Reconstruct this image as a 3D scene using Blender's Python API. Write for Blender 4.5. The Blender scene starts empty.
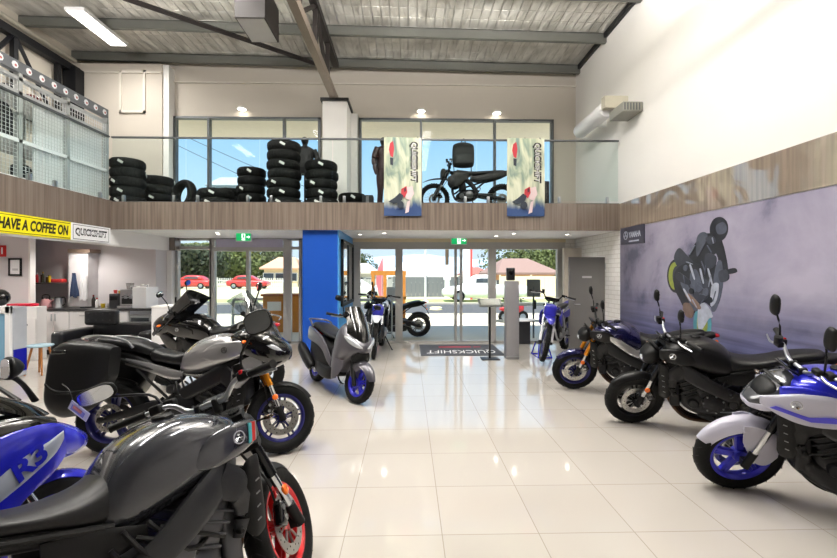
import bpy, bmesh, math, random
from mathutils import Vector, Matrix, noise
random.seed(7)
SC = bpy.context.scene
COL = SC.collection
pi = math.pi
# ---------------------------------------------------------------- camera model (room axes: +X right, +Y to the street, +Z up)
F, CX, HY, YAW, CH = 428.0, 418.5, 274.0, math.radians(1.4), 1.6
def ray(px, py):
    x, z = (px-CX)/F, (HY-py)/F
    return Vector((x*math.cos(YAW)+math.sin(YAW), -x*math.sin(YAW)+math.cos(YAW), z))
CAM = Vector((0, 0, CH))
def gp(px, py, z=0.0):
    d = ray(px, py); return CAM + d*((z-CH)/d.z)
def wy(px, py, Y):
    d = ray(px, py); return CAM + d*(Y/d.y)
def wx(px, py, X):
    d = ray(px, py); return CAM + d*(X/d.x)
# ---------------------------------------------------------------- materials
def lin(c):
    if isinstance(c, str):
        c = [int(c[i:i+2], 16)/255 for i in (0, 2, 4)]
        c = [x/12.92 if x <= .04045 else ((x+.055)/1.055)**2.4 for x in c]
    return (c[0], c[1], c[2], 1)
MATS = {}
def M(name, col, rough=.5, metal=0., coat=0., vary=.08, scale=8., bump=0., spec=.5, emit=None, estr=0.):
    if name in MATS: return MATS[name]
    m = bpy.data.materials.new(name); m.use_nodes = True
    nt = m.node_tree; b = nt.nodes['Principled BSDF']
    c = lin(col)
    b.inputs['Roughness'].default_value = rough
    b.inputs['Metallic'].default_value = metal
    b.inputs['Coat Weight'].default_value = coat
    b.inputs['Coat Roughness'].default_value = .04
    b.inputs['Specular IOR Level'].default_value = spec
    tc = nt.nodes.new('ShaderNodeTexCoord'); nz = nt.nodes.new('ShaderNodeTexNoise')
    nz.inputs['Scale'].default_value = scale; nz.inputs['Detail'].default_value = 4
    nt.links.new(tc.outputs['Object'], nz.inputs['Vector'])
    mx = nt.nodes.new('ShaderNodeMix'); mx.data_type = 'RGBA'
    mx.inputs[6].default_value = tuple(max(0, x*(1-vary)) for x in c[:3])+(1,)
    mx.inputs[7].default_value = tuple(min(1, x*(1+vary)) for x in c[:3])+(1,)
    nt.links.new(nz.outputs['Fac'], mx.inputs[0]); nt.links.new(mx.outputs[2], b.inputs['Base Color'])
    if bump:
        bp = nt.nodes.new('ShaderNodeBump'); bp.inputs['Strength'].default_value = bump; bp.inputs['Distance'].default_value = .02
        nt.links.new(nz.outputs['Fac'], bp.inputs['Height']); nt.links.new(bp.outputs['Normal'], b.inputs['Normal'])
    if emit:
        b.inputs['Emission Color'].default_value = lin(emit); b.inputs['Emission Strength'].default_value = estr
    MATS[name] = m
    return m
def glass(name, tint, refl=.08, rough=.0, k=.9):
    if name in MATS: return MATS[name]
    m = bpy.data.materials.new(name); m.use_nodes = True; nt = m.node_tree; nt.nodes.clear()
    out = nt.nodes.new('ShaderNodeOutputMaterial'); mix = nt.nodes.new('ShaderNodeMixShader')
    tr = nt.nodes.new('ShaderNodeBsdfTransparent'); tr.inputs[0].default_value = lin(tint)
    gl = nt.nodes.new('ShaderNodeBsdfGlossy'); gl.inputs['Roughness'].default_value = rough
    fr = nt.nodes.new('ShaderNodeFresnel'); fr.inputs['IOR'].default_value = 1.45
    ad = nt.nodes.new('ShaderNodeMath'); ad.operation = 'MULTIPLY_ADD'; ad.inputs[1].default_value = k; ad.inputs[2].default_value = refl*.3
    ad.use_clamp = True
    ge = nt.nodes.new('ShaderNodeNewGeometry'); fb = nt.nodes.new('ShaderNodeMath'); fb.operation = 'SUBTRACT'; fb.inputs[0].default_value = 1.; fb.use_clamp = True
    mu = nt.nodes.new('ShaderNodeMath'); mu.operation = 'MULTIPLY'                # a thin pane reflects once, at its outer face
    nt.links.new(ge.outputs['Backfacing'], fb.inputs[1]); nt.links.new(fr.outputs[0], ad.inputs[0])
    nt.links.new(ad.outputs[0], mu.inputs[0]); nt.links.new(fb.outputs[0], mu.inputs[1]); nt.links.new(mu.outputs[0], mix.inputs[0])
    nt.links.new(tr.outputs[0], mix.inputs[1]); nt.links.new(gl.outputs[0], mix.inputs[2]); nt.links.new(mix.outputs[0], out.inputs[0])
    MATS[name] = m
    return m
# ---------------------------------------------------------------- mesh builder
def sring(n, e):
    o = []
    for i in range(n):
        a = 2*pi*i/n; c, s = math.cos(a), math.sin(a)
        o.append((math.copysign(abs(c)**(2/e), c), math.copysign(abs(s)**(2/e), s)))
    return o
def crom(P, sub):
    """Catmull-Rom resampling of tuples"""
    if sub <= 1 or len(P) < 3: return [tuple(p) for p in P]
    out = []
    for i in range(len(P)-1):
        p0, p1, p2, p3 = P[max(i-1, 0)], P[i], P[i+1], P[min(i+2, len(P)-1)]
        for k in range(sub):
            t = k/sub
            out.append(tuple(.5*((2*b)+(c-a)*t+(2*a-5*b+4*c-d)*t*t+(3*b-a-3*c+d)*t**3) for a, b, c, d in zip(p0, p1, p2, p3)))
    out.append(tuple(P[-1]))
    return out
class B:
    def __init__(s, T=None): s.v, s.f, s.mi, s.T, s.cur = [], [], [], T, 0
    def m(s, i): s.cur = i; return s
    def add(s, vs, fs):
        o = len(s.v)
        s.v += [(s.T @ Vector(v) if s.T is not None else Vector(v)) for v in vs]
        s.f += [tuple(o+i for i in f) for f in fs]; s.mi += [s.cur]*len(fs)
        return s
    def box(s, c, d, R=None):
        hx, hy, hz = d[0]/2, d[1]/2, d[2]/2
        vs = [Vector((x, y, z)) for x in (-hx, hx) for y in (-hy, hy) for z in (-hz, hz)]
        if R is not None: vs = [R @ v for v in vs]
        vs = [v+Vector(c) for v in vs]
        return s.add(vs, [(0, 1, 3, 2), (4, 6, 7, 5), (0, 4, 5, 1), (2, 3, 7, 6), (0, 2, 6, 4), (1, 5, 7, 3)])
    def bb(s, x0, x1, y0, y1, z0, z1): return s.box(((x0+x1)/2, (y0+y1)/2, (z0+z1)/2), (abs(x1-x0), abs(y1-y0), abs(z1-z0)))
    def rbox(s, c, d, r=.02, n=4, R=None):
        """box with rounded vertical edges and chamfered top/bottom"""
        hx, hy, hz = d[0]/2, d[1]/2, d[2]/2; r = min(r, hx*.99, hy*.99, hz*.99)
        pts = []
        for k, (sx, sy) in enumerate(((1, 1), (-1, 1), (-1, -1), (1, -1))):
            for i in range(n+1):
                a = pi/2*k+pi/2*i/n; pts.append((sx*(hx-r), sy*(hy-r), math.cos(a), math.sin(a)))
        N = len(pts); vs, fs = [], []
        lv = [(-hz, 0.)]+[(-hz+r*(1-math.cos(t)), r*math.sin(t)) for t in (pi/6, pi/3, pi/2)]+[(hz-r*(1-math.cos(t)), r*math.sin(t)) for t in (pi/2, pi/3, pi/6)]+[(hz, 0.)]
        for z, rr in lv:
            for (bx, by, cx, cy) in pts: vs.append(Vector((bx+cx*rr, by+cy*rr, z)))
        for j in range(len(lv)-1):
            for i in range(N): fs.append((j*N+i, j*N+(i+1) % N, (j+1)*N+(i+1) % N, (j+1)*N+i))
        fs.append(tuple(range(N-1, -1, -1))); fs.append(tuple((len(lv)-1)*N+i for i in range(N)))
        if R is not None: vs = [R @ v for v in vs]
        return s.add([v+Vector(c) for v in vs], fs)
    def loft(s, secs, n=22, sub=4, e=2.6, y=0.):
        """rings across x: (x, zbottom, ztop, halfwidth[, exponent[, ycentre]])"""
        S = crom([tuple(q)+((e,) if len(q) < 5 else ())+((y,) if len(q) < 6 else ()) for q in secs], sub)
        vs, fs = [], []
        for (x, zb, zt, w, ee, yc) in S:
            for (a, b) in sring(n, max(ee, 1.2)):
                vs.append((x, yc+a*w, (zb+zt)/2+b*(zt-zb)/2))
        for j in range(len(S)-1):
            for i in range(n): fs.append((j*n+i, j*n+(i+1) % n, (j+1)*n+(i+1) % n, (j+1)*n+i))
        fs.append(tuple(range(n))); fs.append(tuple((len(S)-1)*n+i for i in range(n-1, -1, -1)))
        return s.add(vs, fs)
    def sweep(s, pts, sizes, n=10, e=2., up=(0, 0, 1), sub=1, cap=True):
        k = len(pts)
        if not isinstance(sizes, (list, tuple)): sizes = (sizes, sizes)
        if not isinstance(sizes[0], (list, tuple)): sizes = [tuple(sizes)]*k
        P = crom([tuple(p)+tuple(q) for p, q in zip(pts, sizes)], sub)
        vs, fs = [], []; rg = sring(n, e)
        for i, p in enumerate(P):
            a, b = Vector(P[max(i-1, 0)][:3]), Vector(P[min(i+1, len(P)-1)][:3])
            t = (b-a).normalized(); U = Vector(up)
            if abs(t.dot(U)) > .97: U = Vector((1, 0, 0)) if abs(t.x) < .9 else Vector((0, 1, 0))
            sd = t.cross(U).normalized(); uu = sd.cross(t).normalized()
            for (ca, sa) in rg: vs.append(Vector(p[:3])+sd*(ca*p[3])+uu*(sa*p[4]))
        for j in range(len(P)-1):
            for i in range(n): fs.append((j*n+i, j*n+(i+1) % n, (j+1)*n+(i+1) % n, (j+1)*n+i))
        if cap: fs.append(tuple(range(n))); fs.append(tuple((len(P)-1)*n+i for i in range(n-1, -1, -1)))
        return s.add(vs, fs)
    def tube(s, pts, r, n=8, sub=1): return s.sweep(pts, (r, r), n=n, sub=sub)
    def lathe(s, prof, c=(0, 0, 0), axis='y', n=32, close=False, a0=0., a1=2*pi):
        """prof: (radius, height along axis)"""
        full = abs(a1-a0-2*pi) < 1e-6; N = n if full else n+1; K = len(prof); vs, fs = [], []
        for i in range(N):
            a = a0+(a1-a0)*i/n; ca, sa = math.cos(a), math.sin(a)
            for (r, h) in prof:
                q = {'y': (r*ca, h, r*sa), 'z': (r*ca, r*sa, h), 'x': (h, r*ca, r*sa)}[axis]
                vs.append(Vector(c)+Vector(q))
        for i in range(n):
            j = (i+1) % N
            for k in range(K if close else K-1):
                l = (k+1) % K; fs.append((i*K+k, j*K+k, j*K+l, i*K+l))
        return s.add(vs, fs)
    def plate(s, poly, y0, y1, plane='xz'):
        """prism of a polygon in a plane, extruded from y0 to y1 along the third axis"""
        mp = {'xz': lambda a, b, h: (a, h, b), 'yz': lambda a, b, h: (h, a, b), 'xy': lambda a, b, h: (a, b, h)}[plane]
        n = len(poly); vs = [mp(a, b, y0) for a, b in poly]+[mp(a, b, y1) for a, b in poly]
        fs = [tuple(range(n)), tuple(range(2*n-1, n-1, -1))]+[(i, (i+1) % n, n+(i+1) % n, n+i) for i in range(n)]
        return s.add(vs, fs)
    def shell(s, fn, nu, nv, t=.004):
        """thin shell: fn(u,v)->point, u,v in 0..1; thickness along the local normal"""
        P = [[Vector(fn(i/nu, j/nv)) for j in range(nv+1)] for i in range(nu+1)]
        vs, fs = [], []
        def nrm(i, j):
            a = P[min(i+1, nu)][j]-P[max(i-1, 0)][j]; b = P[i][min(j+1, nv)]-P[i][max(j-1, 0)]
            return a.cross(b).normalized()
        W = nv+1; Q = (nu+1)*W
        for k in (0, 1):
            for i in range(nu+1):
                for j in range(nv+1): vs.append(P[i][j]+(nrm(i, j)*t if k else Vector()))
        for i in range(nu):
            for j in range(nv):
                a, b, c, d = i*W+j, (i+1)*W+j, (i+1)*W+j+1, i*W+j+1
                fs.append((a, b, c, d)); fs.append((Q+d, Q+c, Q+b, Q+a))
        for i in range(nu):
            for j in (0, nv): fs.append((i*W+j, (i+1)*W+j, Q+(i+1)*W+j, Q+i*W+j))
        for j in range(nv):
            for i in (0, nu): fs.append((i*W+j, i*W+j+1, Q+i*W+j+1, Q+i*W+j))
        return s.add(vs, fs)
    def ball(s, c, r, n=12, m=8):
        rx, ry, rz = r if isinstance(r, (tuple, list)) else (r, r, r)
        vs = [Vector(c)+Vector((0, 0, -rz))]; fs = []
        for j in range(1, m):
            t = -pi/2+pi*j/m
            for i in range(n):
                a = 2*pi*i/n; vs.append(Vector(c)+Vector((rx*math.cos(t)*math.cos(a), ry*math.cos(t)*math.sin(a), rz*math.sin(t))))
        vs.append(Vector(c)+Vector((0, 0, rz))); L = len(vs)-1
        for i in range(n): fs.append((0, 1+(i+1) % n, 1+i)); fs.append((L, 1+(m-2)*n+i, 1+(m-2)*n+(i+1) % n))
        for j in range(m-2):
            for i in range(n): fs.append((1+j*n+i, 1+j*n+(i+1) % n, 1+(j+1)*n+(i+1) % n, 1+(j+1)*n+i))
        return s.add(vs, fs)
    def build(s, name, mats, parent=None, smooth=40, bevel=0., loc=None):
        if not isinstance(mats, (list, tuple)): mats = [mats]
        if loc is not None:
            L = Vector(loc); s.v = [v-L for v in s.v]
        me = bpy.data.meshes.new(name); me.from_pydata([tuple(v) for v in s.v], [], s.f)
        for k in mats: me.materials.append(k)
        me.polygons.foreach_set('material_index', s.mi)
        bm = bmesh.new(); bm.from_mesh(me); bmesh.ops.recalc_face_normals(bm, faces=bm.faces); bm.to_mesh(me); bm.free()
        if smooth:
            me.polygons.foreach_set('use_smooth', [True]*len(me.polygons)); me.set_sharp_from_angle(angle=math.radians(smooth))
        me.update()
        o = bpy.data.objects.new(name, me); COL.objects.link(o)
        if parent: o.parent = parent
        if loc is not None: o.location = loc
        if bevel:
            md = o.modifiers.new('bevel', 'BEVEL'); md.width = bevel; md.segments = 2; md.limit_method = 'ANGLE'; md.angle_limit = math.radians(40)
        return o
def tag(o, label=None, cat=None, group=None, kind=None):
    if label: o['label'] = label
    if cat: o['category'] = cat
    if group: o['group'] = group
    if kind: o['kind'] = kind
    return o
def struct(name, b, m, smooth=0, parent=None, label=None):
    o = b.build(name, m, parent, smooth)
    if parent is None: o['kind'] = 'structure'
    if label: o['label'] = label
    return o
def empty(name, loc=(0, 0, 0), rot=(0, 0, 0), label=None, cat=None, group=None):
    o = bpy.data.objects.new(name, None); COL.objects.link(o); o.location = loc; o.rotation_euler = rot
    return tag(o, label, cat, group)
def copy_tree(o, parent=None):
    c = o.copy(); COL.objects.link(c)
    if parent: c.parent = parent
    for ch in list(o.children): copy_tree(ch, c)
    return c
def text(name, s, size, mat, mw, parent=None, depth=.002, shear=0., sx=1., bold=0., align='CENTER'):
    cu = bpy.data.curves.new(name, 'FONT'); cu.body = s; cu.size = size; cu.extrude = depth; cu.align_x = align; cu.align_y = 'CENTER'
    cu.shear = shear; cu.offset = bold; cu.resolution_u = 3
    t = bpy.data.objects.new(name+'_curve', cu); COL.objects.link(t)
    dg = bpy.context.evaluated_depsgraph_get()
    me = bpy.data.meshes.new_from_object(t.evaluated_get(dg)); bpy.data.objects.remove(t); bpy.data.curves.remove(cu)
    me.transform(mw @ Matrix.Diagonal((sx, 1, 1, 1))); me.materials.clear(); me.materials.append(mat)
    o = bpy.data.objects.new(name, me); COL.objects.link(o)
    if parent: o.parent = parent
    return o
def frame_mat(o, xd, yd):
    """matrix: text x along xd, y along yd, at o"""
    x, y = Vector(xd).normalized(), Vector(yd).normalized(); z = x.cross(y)
    m = Matrix((x, y, z)).transposed().to_4x4(); m.translation = Vector(o); return m
# ================================================================= THE SETTING
XR, YG, YM, XL, XW, ZS, ZM, ZC, YB = 3.95, 10.0, 7.85, -5.36, -7.5, 2.42, 2.9, 6.42, -4.0
XK = -8.6                                         # left wall of the kitchenette under the mezzanine
def X10(px): return wy(px, 274, YG).x
white = M('wall_white', 'f1eeea', .7, vary=.015, scale=3, bump=.02)
cream = M('wall_cream', 'c8c0b4', .75, vary=.02, scale=2)
soffw = M('soffit_white', 'f6f4f1', .6, vary=.01)
black = M('black_satin', '09090a', .45)
bsteel = M('black_steel', '15161a', .5, .2)
alu = M('grey_aluminium', 'b7b5b0', .4, .15, vary=.04)
alud = M('dark_grey_aluminium', '55585a', .4, .4)
steel = M('brushed_steel', 'b9bcc0', .28, 1., vary=.06)
chrome = M('chrome', 'd8dadd', .09, 1., vary=.02)
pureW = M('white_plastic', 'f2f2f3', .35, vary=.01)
glass_upper = glass('upper_window_glass', (.96, .985, .975), .0, k=.25)
gls = glass('clear_glass', (.96, .985, .975), .02)
bgls = glass('balustrade_glass', (.94, .975, .965), .02, k=.5)
# floor: polished square porcelain tiles with thin joints
def tile_mat():
    m = bpy.data.materials.new('polished_floor_tile'); m.use_nodes = True; nt = m.node_tree; b = nt.nodes['Principled BSDF']
    tc = nt.nodes.new('ShaderNodeTexCoord'); br = nt.nodes.new('ShaderNodeTexBrick')
    br.offset = 0; br.squash = 1; T = .597
    for k, v in (('Scale', 1.), ('Mortar Size', .0028), ('Mortar Smooth', .1), ('Brick Width', T), ('Row Height', T), ('Bias', 0.)): br.inputs[k].default_value = v
    p = gp(442.2, 534.9); mp = nt.nodes.new('ShaderNodeMapping'); mp.inputs['Location'].default_value = (-(p.x % T), -(p.y % T), 0)
    br.inputs['Color1'].default_value = lin('beb8b0'); br.inputs['Color2'].default_value = lin('c2bcb4'); br.inputs['Mortar'].default_value = lin('9d958a')
    nt.links.new(tc.outputs['Object'], mp.inputs[0]); nt.links.new(mp.outputs[0], br.inputs['Vector']); nt.links.new(br.outputs['Color'], b.inputs['Base Color'])
    nz = nt.nodes.new('ShaderNodeTexNoise'); nz.inputs['Scale'].default_value = 1.3; nz.inputs['Detail'].default_value = 2
    nt.links.new(tc.outputs['Object'], nz.inputs['Vector'])
    mr = nt.nodes.new('ShaderNodeMapRange'); mr.inputs[3].default_value = .035; mr.inputs[4].default_value = .085
    nt.links.new(nz.outputs['Fac'], mr.inputs[0]); nt.links.new(mr.outputs[0], b.inputs['Roughness'])
    b.inputs['Specular IOR Level'].default_value = .8; b.inputs['IOR'].default_value = 1.62
    bp = nt.nodes.new('ShaderNodeBump'); bp.inputs['Strength'].default_value = .012; bp.inputs['Distance'].default_value = .05
    nt.links.new(nz.outputs['Fac'], bp.inputs['Height']); nt.links.new(bp.outputs['Normal'], b.inputs['Normal'])
    return m
tilem = tile_mat()
struct('floor', B().bb(XK-.2, XR+.1, YB, YG+.05, -.2, 0), tilem)
struct('floor_mezzanine', B().bb(XK-.2, XL, YB, YG, ZS+.02, ZM).bb(XL, XR, YM, YG, ZS+.02, ZM), M('grey_carpet', '6d6a66', .9, vary=.15, scale=60))
struct('ceiling_soffit', B().bb(XK-.2, XL, YB, YG, ZS, ZS+.02).bb(XL, XR, YM, YG, ZS, ZS+.02), soffw)
# laminate fascia band (vertical wood grain)
def wood_band(name, c1, c2, axis='h', rough=.16, sc=26.):
    m = bpy.data.materials.new(name); m.use_nodes = True; nt = m.node_tree; b = nt.nodes['Principled BSDF']
    tc = nt.nodes.new('ShaderNodeTexCoord'); mp = nt.nodes.new('ShaderNodeMapping'); nz = nt.nodes.new('ShaderNodeTexNoise')
    mp.inputs['Scale'].default_value = (1, 1, .03) if axis == 'h' else (.05, 1, 1)
    nz.inputs['Scale'].default_value = sc; nz.inputs['Detail'].default_value = 5
    nt.links.new(tc.outputs['Object'], mp.inputs[0]); nt.links.new(mp.outputs[0], nz.inputs['Vector'])
    rp = nt.nodes.new('ShaderNodeValToRGB'); rp.color_ramp.elements[0].position = .35; rp.color_ramp.elements[1].position = .65
    rp.color_ramp.elements[0].color = lin(c1); rp.color_ramp.elements[1].color = lin(c2)
    nt.links.new(nz.outputs['Fac'], rp.inputs[0]); nt.links.new(rp.outputs[0], b.inputs['Base Color'])
    b.inputs['Roughness'].default_value = rough; b.inputs['Specular IOR Level'].default_value = .6
    return m
band = wood_band('taupe_laminate', '665b53', '7f7369')
bandr = wood_band('taupe_laminate_gloss', '84776a', '9b8d7f', rough=.035)
bandr.node_tree.nodes['Principled BSDF'].inputs['Coat Weight'].default_value = 1.
bandr.node_tree.nodes['Principled BSDF'].inputs['Coat IOR'].default_value = 1.9
struct('trim_1', B().bb(XL, XR, YM-.03, YM, ZS-.02, ZM+.0).bb(XL-.0, XL+.03, YB, YM, ZS-.02, ZM+.02), band, label='taupe wood laminate fascia of the mezzanine')
struct('trim_2', B().bb(XR-.035, XR, YB, YM-.03, ZS, ZM+.0), bandr, label='glossy taupe laminate band along the right wall')
# walls
struct('wall_right', B().bb(XR, XR+.2, YB, YG+.15, -.1, 7.2), white)
tilew = bpy.data.materials.new('white_brick_tile'); tilew.use_nodes = True
_nt = tilew.node_tree; _b = _nt.nodes['Principled BSDF']; _tc = _nt.nodes.new('ShaderNodeTexCoord'); _mp = _nt.nodes.new('ShaderNodeMapping'); _br = _nt.nodes.new('ShaderNodeTexBrick')
_sx = _nt.nodes.new('ShaderNodeSeparateXYZ'); _cx = _nt.nodes.new('ShaderNodeCombineXYZ'); _ad = _nt.nodes.new('ShaderNodeMath'); _ad.operation = 'ADD'
_nt.links.new(_tc.outputs['Object'], _sx.inputs[0]); _nt.links.new(_sx.outputs[0], _ad.inputs[0]); _nt.links.new(_sx.outputs[1], _ad.inputs[1]); _nt.links.new(_ad.outputs[0], _cx.inputs[0]); _nt.links.new(_sx.outputs[2], _cx.inputs[1])
for k, v in (('Scale', 1.), ('Mortar Size', .006), ('Brick Width', .24), ('Row Height', .086)): _br.inputs[k].default_value = v
_br.inputs['Color1'].default_value = lin('f0eeea'); _br.inputs['Color2'].default_value = lin('ebe8e3'); _br.inputs['Mortar'].default_value = lin('d3cfc8')
_nt.links.new(_cx.outputs[0], _br.inputs['Vector']); _nt.links.new(_br.outputs['Color'], _b.inputs['Base Color']); _b.inputs['Roughness'].default_value = .35
struct('wall_right_tiled', B().bb(XR-.02, XR, YM+.02, YG, 0, ZS), tilew)
struct('wall_rear', B().bb(XK-.2, XR+.2, YB-.2, YB, -.1, 7.2), M('rear_charcoal', '55534f', .7))
struct('wall_left', B().bb(XW-.2, XW, YB, YG+.15, ZM, 7.2), M('wall_left_cream', 'c9c1b3', .8, vary=.03))
struct('wall_left_lower', B().bb(XK-.2, XK, YB, YG, -.1, ZS), M('kitchen_wall', 'd9d4d6', .6, vary=.01))
# street facade: solid pieces between the openings
a1, a2, a3, a4 = X10(173), X10(302), X10(353), X10(564)
u1, u2, u3, u4 = X10(174.5), X10(321), X10(359), X10(553)
fac = B()
fac.bb(XK-.2, a1, YG, YG+.15, -.1, ZS).bb(a2, a3, YG, YG+.15, 0, ZS).bb(a4, XR, YG, YG+.15, 0, ZS)
fac.bb(XK-.2, XR+.2, YG, YG+.15, ZS, ZM+.05)
fac.bb(XK-.2, u1, YG, YG+.15, ZM, 7.2).bb(u2, u3, YG, YG+.15, ZM, 7.2).bb(u4, XR+.1, YG, YG+.15, ZM, 7.2).bb(u1, u2, YG, YG+.15, 5.22, 7.2).bb(u3, u4, YG, YG+.15, 5.22, 7.2)
struct('wall_front', fac, cream)
struct('wall_front_tiled', B().bb(a4+.02, XR-.02, YG-.02, YG, 0, ZS), tilew)
struct('wall_front_left', B().bb(XW, X10(169), YG-.28, YG, ZM, 6.3), cream, label='projecting cream wall left of the upper windows')
struct('trim_3', B().bb(X10(169)-.0, X10(175.5)-.02, YG-.24, YG, ZM, 6.3), soffw, label='white reveal beside the upper left window')
pn = B(); px0, px1, pz0, pz1 = wy(120, 0, YG-.28).x, wy(146, 0, YG-.28).x, wy(0, 112, YG-.28).z, wy(0, 69, YG-.28).z
for (x0, x1, z0, z1) in ((px0, px1, pz0, pz0+.05), (px0, px1, pz1-.05, pz1), (px0, px0+.05, pz0, pz1), (px1-.05, px1, pz0, pz1)): pn.bb(x0, x1, YG-.32, YG-.28, z0, z1)
struct('trim_4', pn, M('panel_moulding', 'd9d2c7', .6), label='moulded rectangular panel on the cream upper wall')
struct('trim_5', B().bb(XW, XR, YG-.05, YG, 6.0, 6.03).bb(XW, X10(169), YG-.31, YG-.28, 6.08, 6.12), M('cornice_cream', 'd6d0c5', .7))
# upper white column and blue lower pier
cx0, cx1 = wy(322.5, 0, 9.3).x, wy(347, 0, 9.3).x
struct('column_white', B().bb(cx0, cx1, 9.3, 10., ZM, 5.34).m(1).bb(cx0-.04, cx1+.04, 9.25, 10., 5.34, 5.40), [white, black])
struct('trim_6', B().bb(cx1, u3-.02, 9.9, 10., ZM, 5.3), white)
bx0, bx1 = wy(302.5, 0, YM+.05).x, wy(338.6, 0, YM+.05).x
blue = M('showroom_blue', '1d4fae', .3, vary=.03)
lblue = M('pale_blue_panel', '4f9ddb', .35, vary=.03)
struct('column_blue', B().bb(bx0, bx1-.02, YM+.05, YG, 0, ZS).m(1).bb(bx1-.02, bx1, YM+.06, YG, 0, ZS), [blue, lblue])
# bulkhead above the kitchenette
struct('trim_7', B().bb(XL-.25, XL-.005, YB, 9.75, 2.13, ZS), soffw, label='white bulkhead under the left mezzanine')
struct('trim_8', B().bb(XL-.3, XL+.12, 9.75, 10., 2.13, ZS), band, label='taupe end panel of the bulkhead')
struct('trim_9', B().bb(XL-.2, X10(176), 9.82, 10.0, 0, 2.13), soffw)
# ceiling: foil sarking, purlins
def foil():
    m = bpy.data.materials.new('foil_insulation'); m.use_nodes = True; nt = m.node_tree; b = nt.nodes['Principled BSDF']
    tc = nt.nodes.new('ShaderNodeTexCoord'); mp = nt.nodes.new('ShaderNodeMapping'); mp.inputs['Scale'].default_value = (5.2, 1.6, 1)
    nz = nt.nodes.new('ShaderNodeTexNoise'); nz.inputs['Scale'].default_value = 1.; nz.inputs['Detail'].default_value = 5; nz.inputs['Distortion'].default_value = .6
    br = nt.nodes.new('ShaderNodeTexBrick'); br.offset = 0
    for k, v in (('Scale', 1.), ('Mortar Size', .012), ('Mortar Smooth', .9), ('Brick Width', .17), ('Row Height', .3)): br.inputs[k].default_value = v
    nt.links.new(tc.outputs['Object'], mp.inputs[0]); nt.links.new(mp.outputs[0], nz.inputs['Vector']); nt.links.new(tc.outputs['Object'], br.inputs['Vector'])
    mul = nt.nodes.new('ShaderNodeMath'); mul.operation = 'MULTIPLY_ADD'; mul.inputs[1].default_value = .55
    inv = nt.nodes.new('ShaderNodeMath'); inv.operation = 'SUBTRACT'; inv.inputs[0].default_value = 1
    nt.links.new(br.outputs['Fac'], inv.inputs[1]); nt.links.new(inv.outputs[0], mul.inputs[0]); nt.links.new(nz.outputs['Fac'], mul.inputs[2])
    bp = nt.nodes.new('ShaderNodeBump'); bp.inputs['Strength'].default_value = .9; bp.inputs['Distance'].default_value = .07
    nt.links.new(mul.outputs[0], bp.inputs['Height']); nt.links.new(bp.outputs['Normal'], b.inputs['Normal'])
    rp = nt.nodes.new('ShaderNodeValToRGB'); rp.color_ramp.elements[0].color = lin('bdb9b0'); rp.color_ramp.elements[1].color = lin('f2efe8')
    rp.color_ramp.elements[0].position = .3; rp.color_ramp.elements[1].position = .7
    nt.links.new(nz.outputs['Fac'], rp.inputs[0]); nt.links.new(rp.outputs[0], b.inputs['Base Color'])
    b.inputs['Metallic'].default_value = .4; b.inputs['Roughness'].default_value = .34
    return m
foilm = foil()
def zc(x): return ZC+.16-(x+7.5)*.016
ce = B(); x0, x1 = XW-1.2, XR+.3
ce.add([(x0, YB, zc(x0)), (x1, YB, zc(x1)), (x1, YG+.6, zc(x1)), (x0, YG+.6, zc(x0)), (x0, YB, zc(x0)+.1), (x1, YB, zc(x1)+.1), (x1, YG+.6, zc(x1)+.1), (x0, YG+.6, zc(x0)+.1)],
       [(0, 1, 2, 3), (4, 5, 6, 7), (0, 1, 5, 4), (1, 2, 6, 5), (2, 3, 7, 6), (3, 0, 4, 7)])
struct('ceiling', ce, foilm)
purl = M('galvanised_purlin', '70716c', .45, .5, vary=.12, scale=5)
for i, y in enumerate((9.72, 8.42, 7.1, 5.8, 4.5, 3.2, 1.9, .6)):
    b = B(); h = .17
    for (dy0, dy1, dz0, dz1) in ((0, .012, -h, 0), (0, .08, -h-.012, -h), (0, .08, -.012, 0)):
        b.add([(X, y+dy, zc(X)+dz-.005) for X in (x0, XR) for dy in (dy0, dy1) for dz in (dz0, dz1)], [(0, 1, 3, 2), (4, 6, 7, 5), (0, 4, 5, 1), (2, 3, 7, 6), (0, 2, 6, 4), (1, 5, 7, 3)])
    struct('beam_purlin', b, purl)
struct('trim_10', B().bb(XR-.06, XR, YB, YG, zc(XR)-.1, zc(XR)+.02), bsteel, label='dark angle where the roof meets the right wall')
# steel trusses
def truss(name, X, ya, yb, zb, zt, mats, step, s=.1, label=None):
    o = empty(name, (X, ya, zb)); tag(o, kind='structure', label=label)
    b = B().bb(-s/2, s/2, 0, yb-ya, -s*.6, s*.6); b.build('bottom_chord', mats[0], o, 0)
    b = B().bb(-s/2, s/2, 0, yb-ya, zt-zb-s*.5, zt-zb+s*.5); b.build('top_chord', mats[1], o, 0)
    n = int((yb-ya)/step); w = B()
    for i in range(n+1):
        y = i*step
        w.box((0, y, (zt-zb)/2), (s*.6, s*.6, zt-zb))
        if i < n: w.sweep([(0, y, 0 if i % 2 else zt-zb), (0, y+step, zt-zb if i % 2 else 0)], (s*.3, s*.3), n=4)
    w.build('web', mats[1], o, 0)
    return o
brown = M('lit_brown_steel', '8a7d70', .42, .3, vary=.1)  # light falling on the bottom chord is painted into this paler brown
dbrown = M('dark_brown_steel', '2b2523', .5, .2)
tx = wy(335, 0, 9.5).x
truss('beam_truss', tx, -3.8, 9.62, 5.46, 6.28, [brown, dbrown], 1.13, .13, 'steel roof truss landing on the white upper column')
truss('beam_truss_black', XW+.12, -3.8, 9.75, 4.7, 6.1, [bsteel, bsteel], 1.0, .15, 'black steel truss along the upper left wall')
struct('column_steel', B().bb(XW+.02, XW+.3, YG-.55, YG-.3, ZM, 6.1), bsteel)
struct('beam_brace', B().sweep([(-4.85, 7.4, 6.3), (-1.75, 9.72, 6.24)], (.05, .05), n=4), dbrown)
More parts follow.
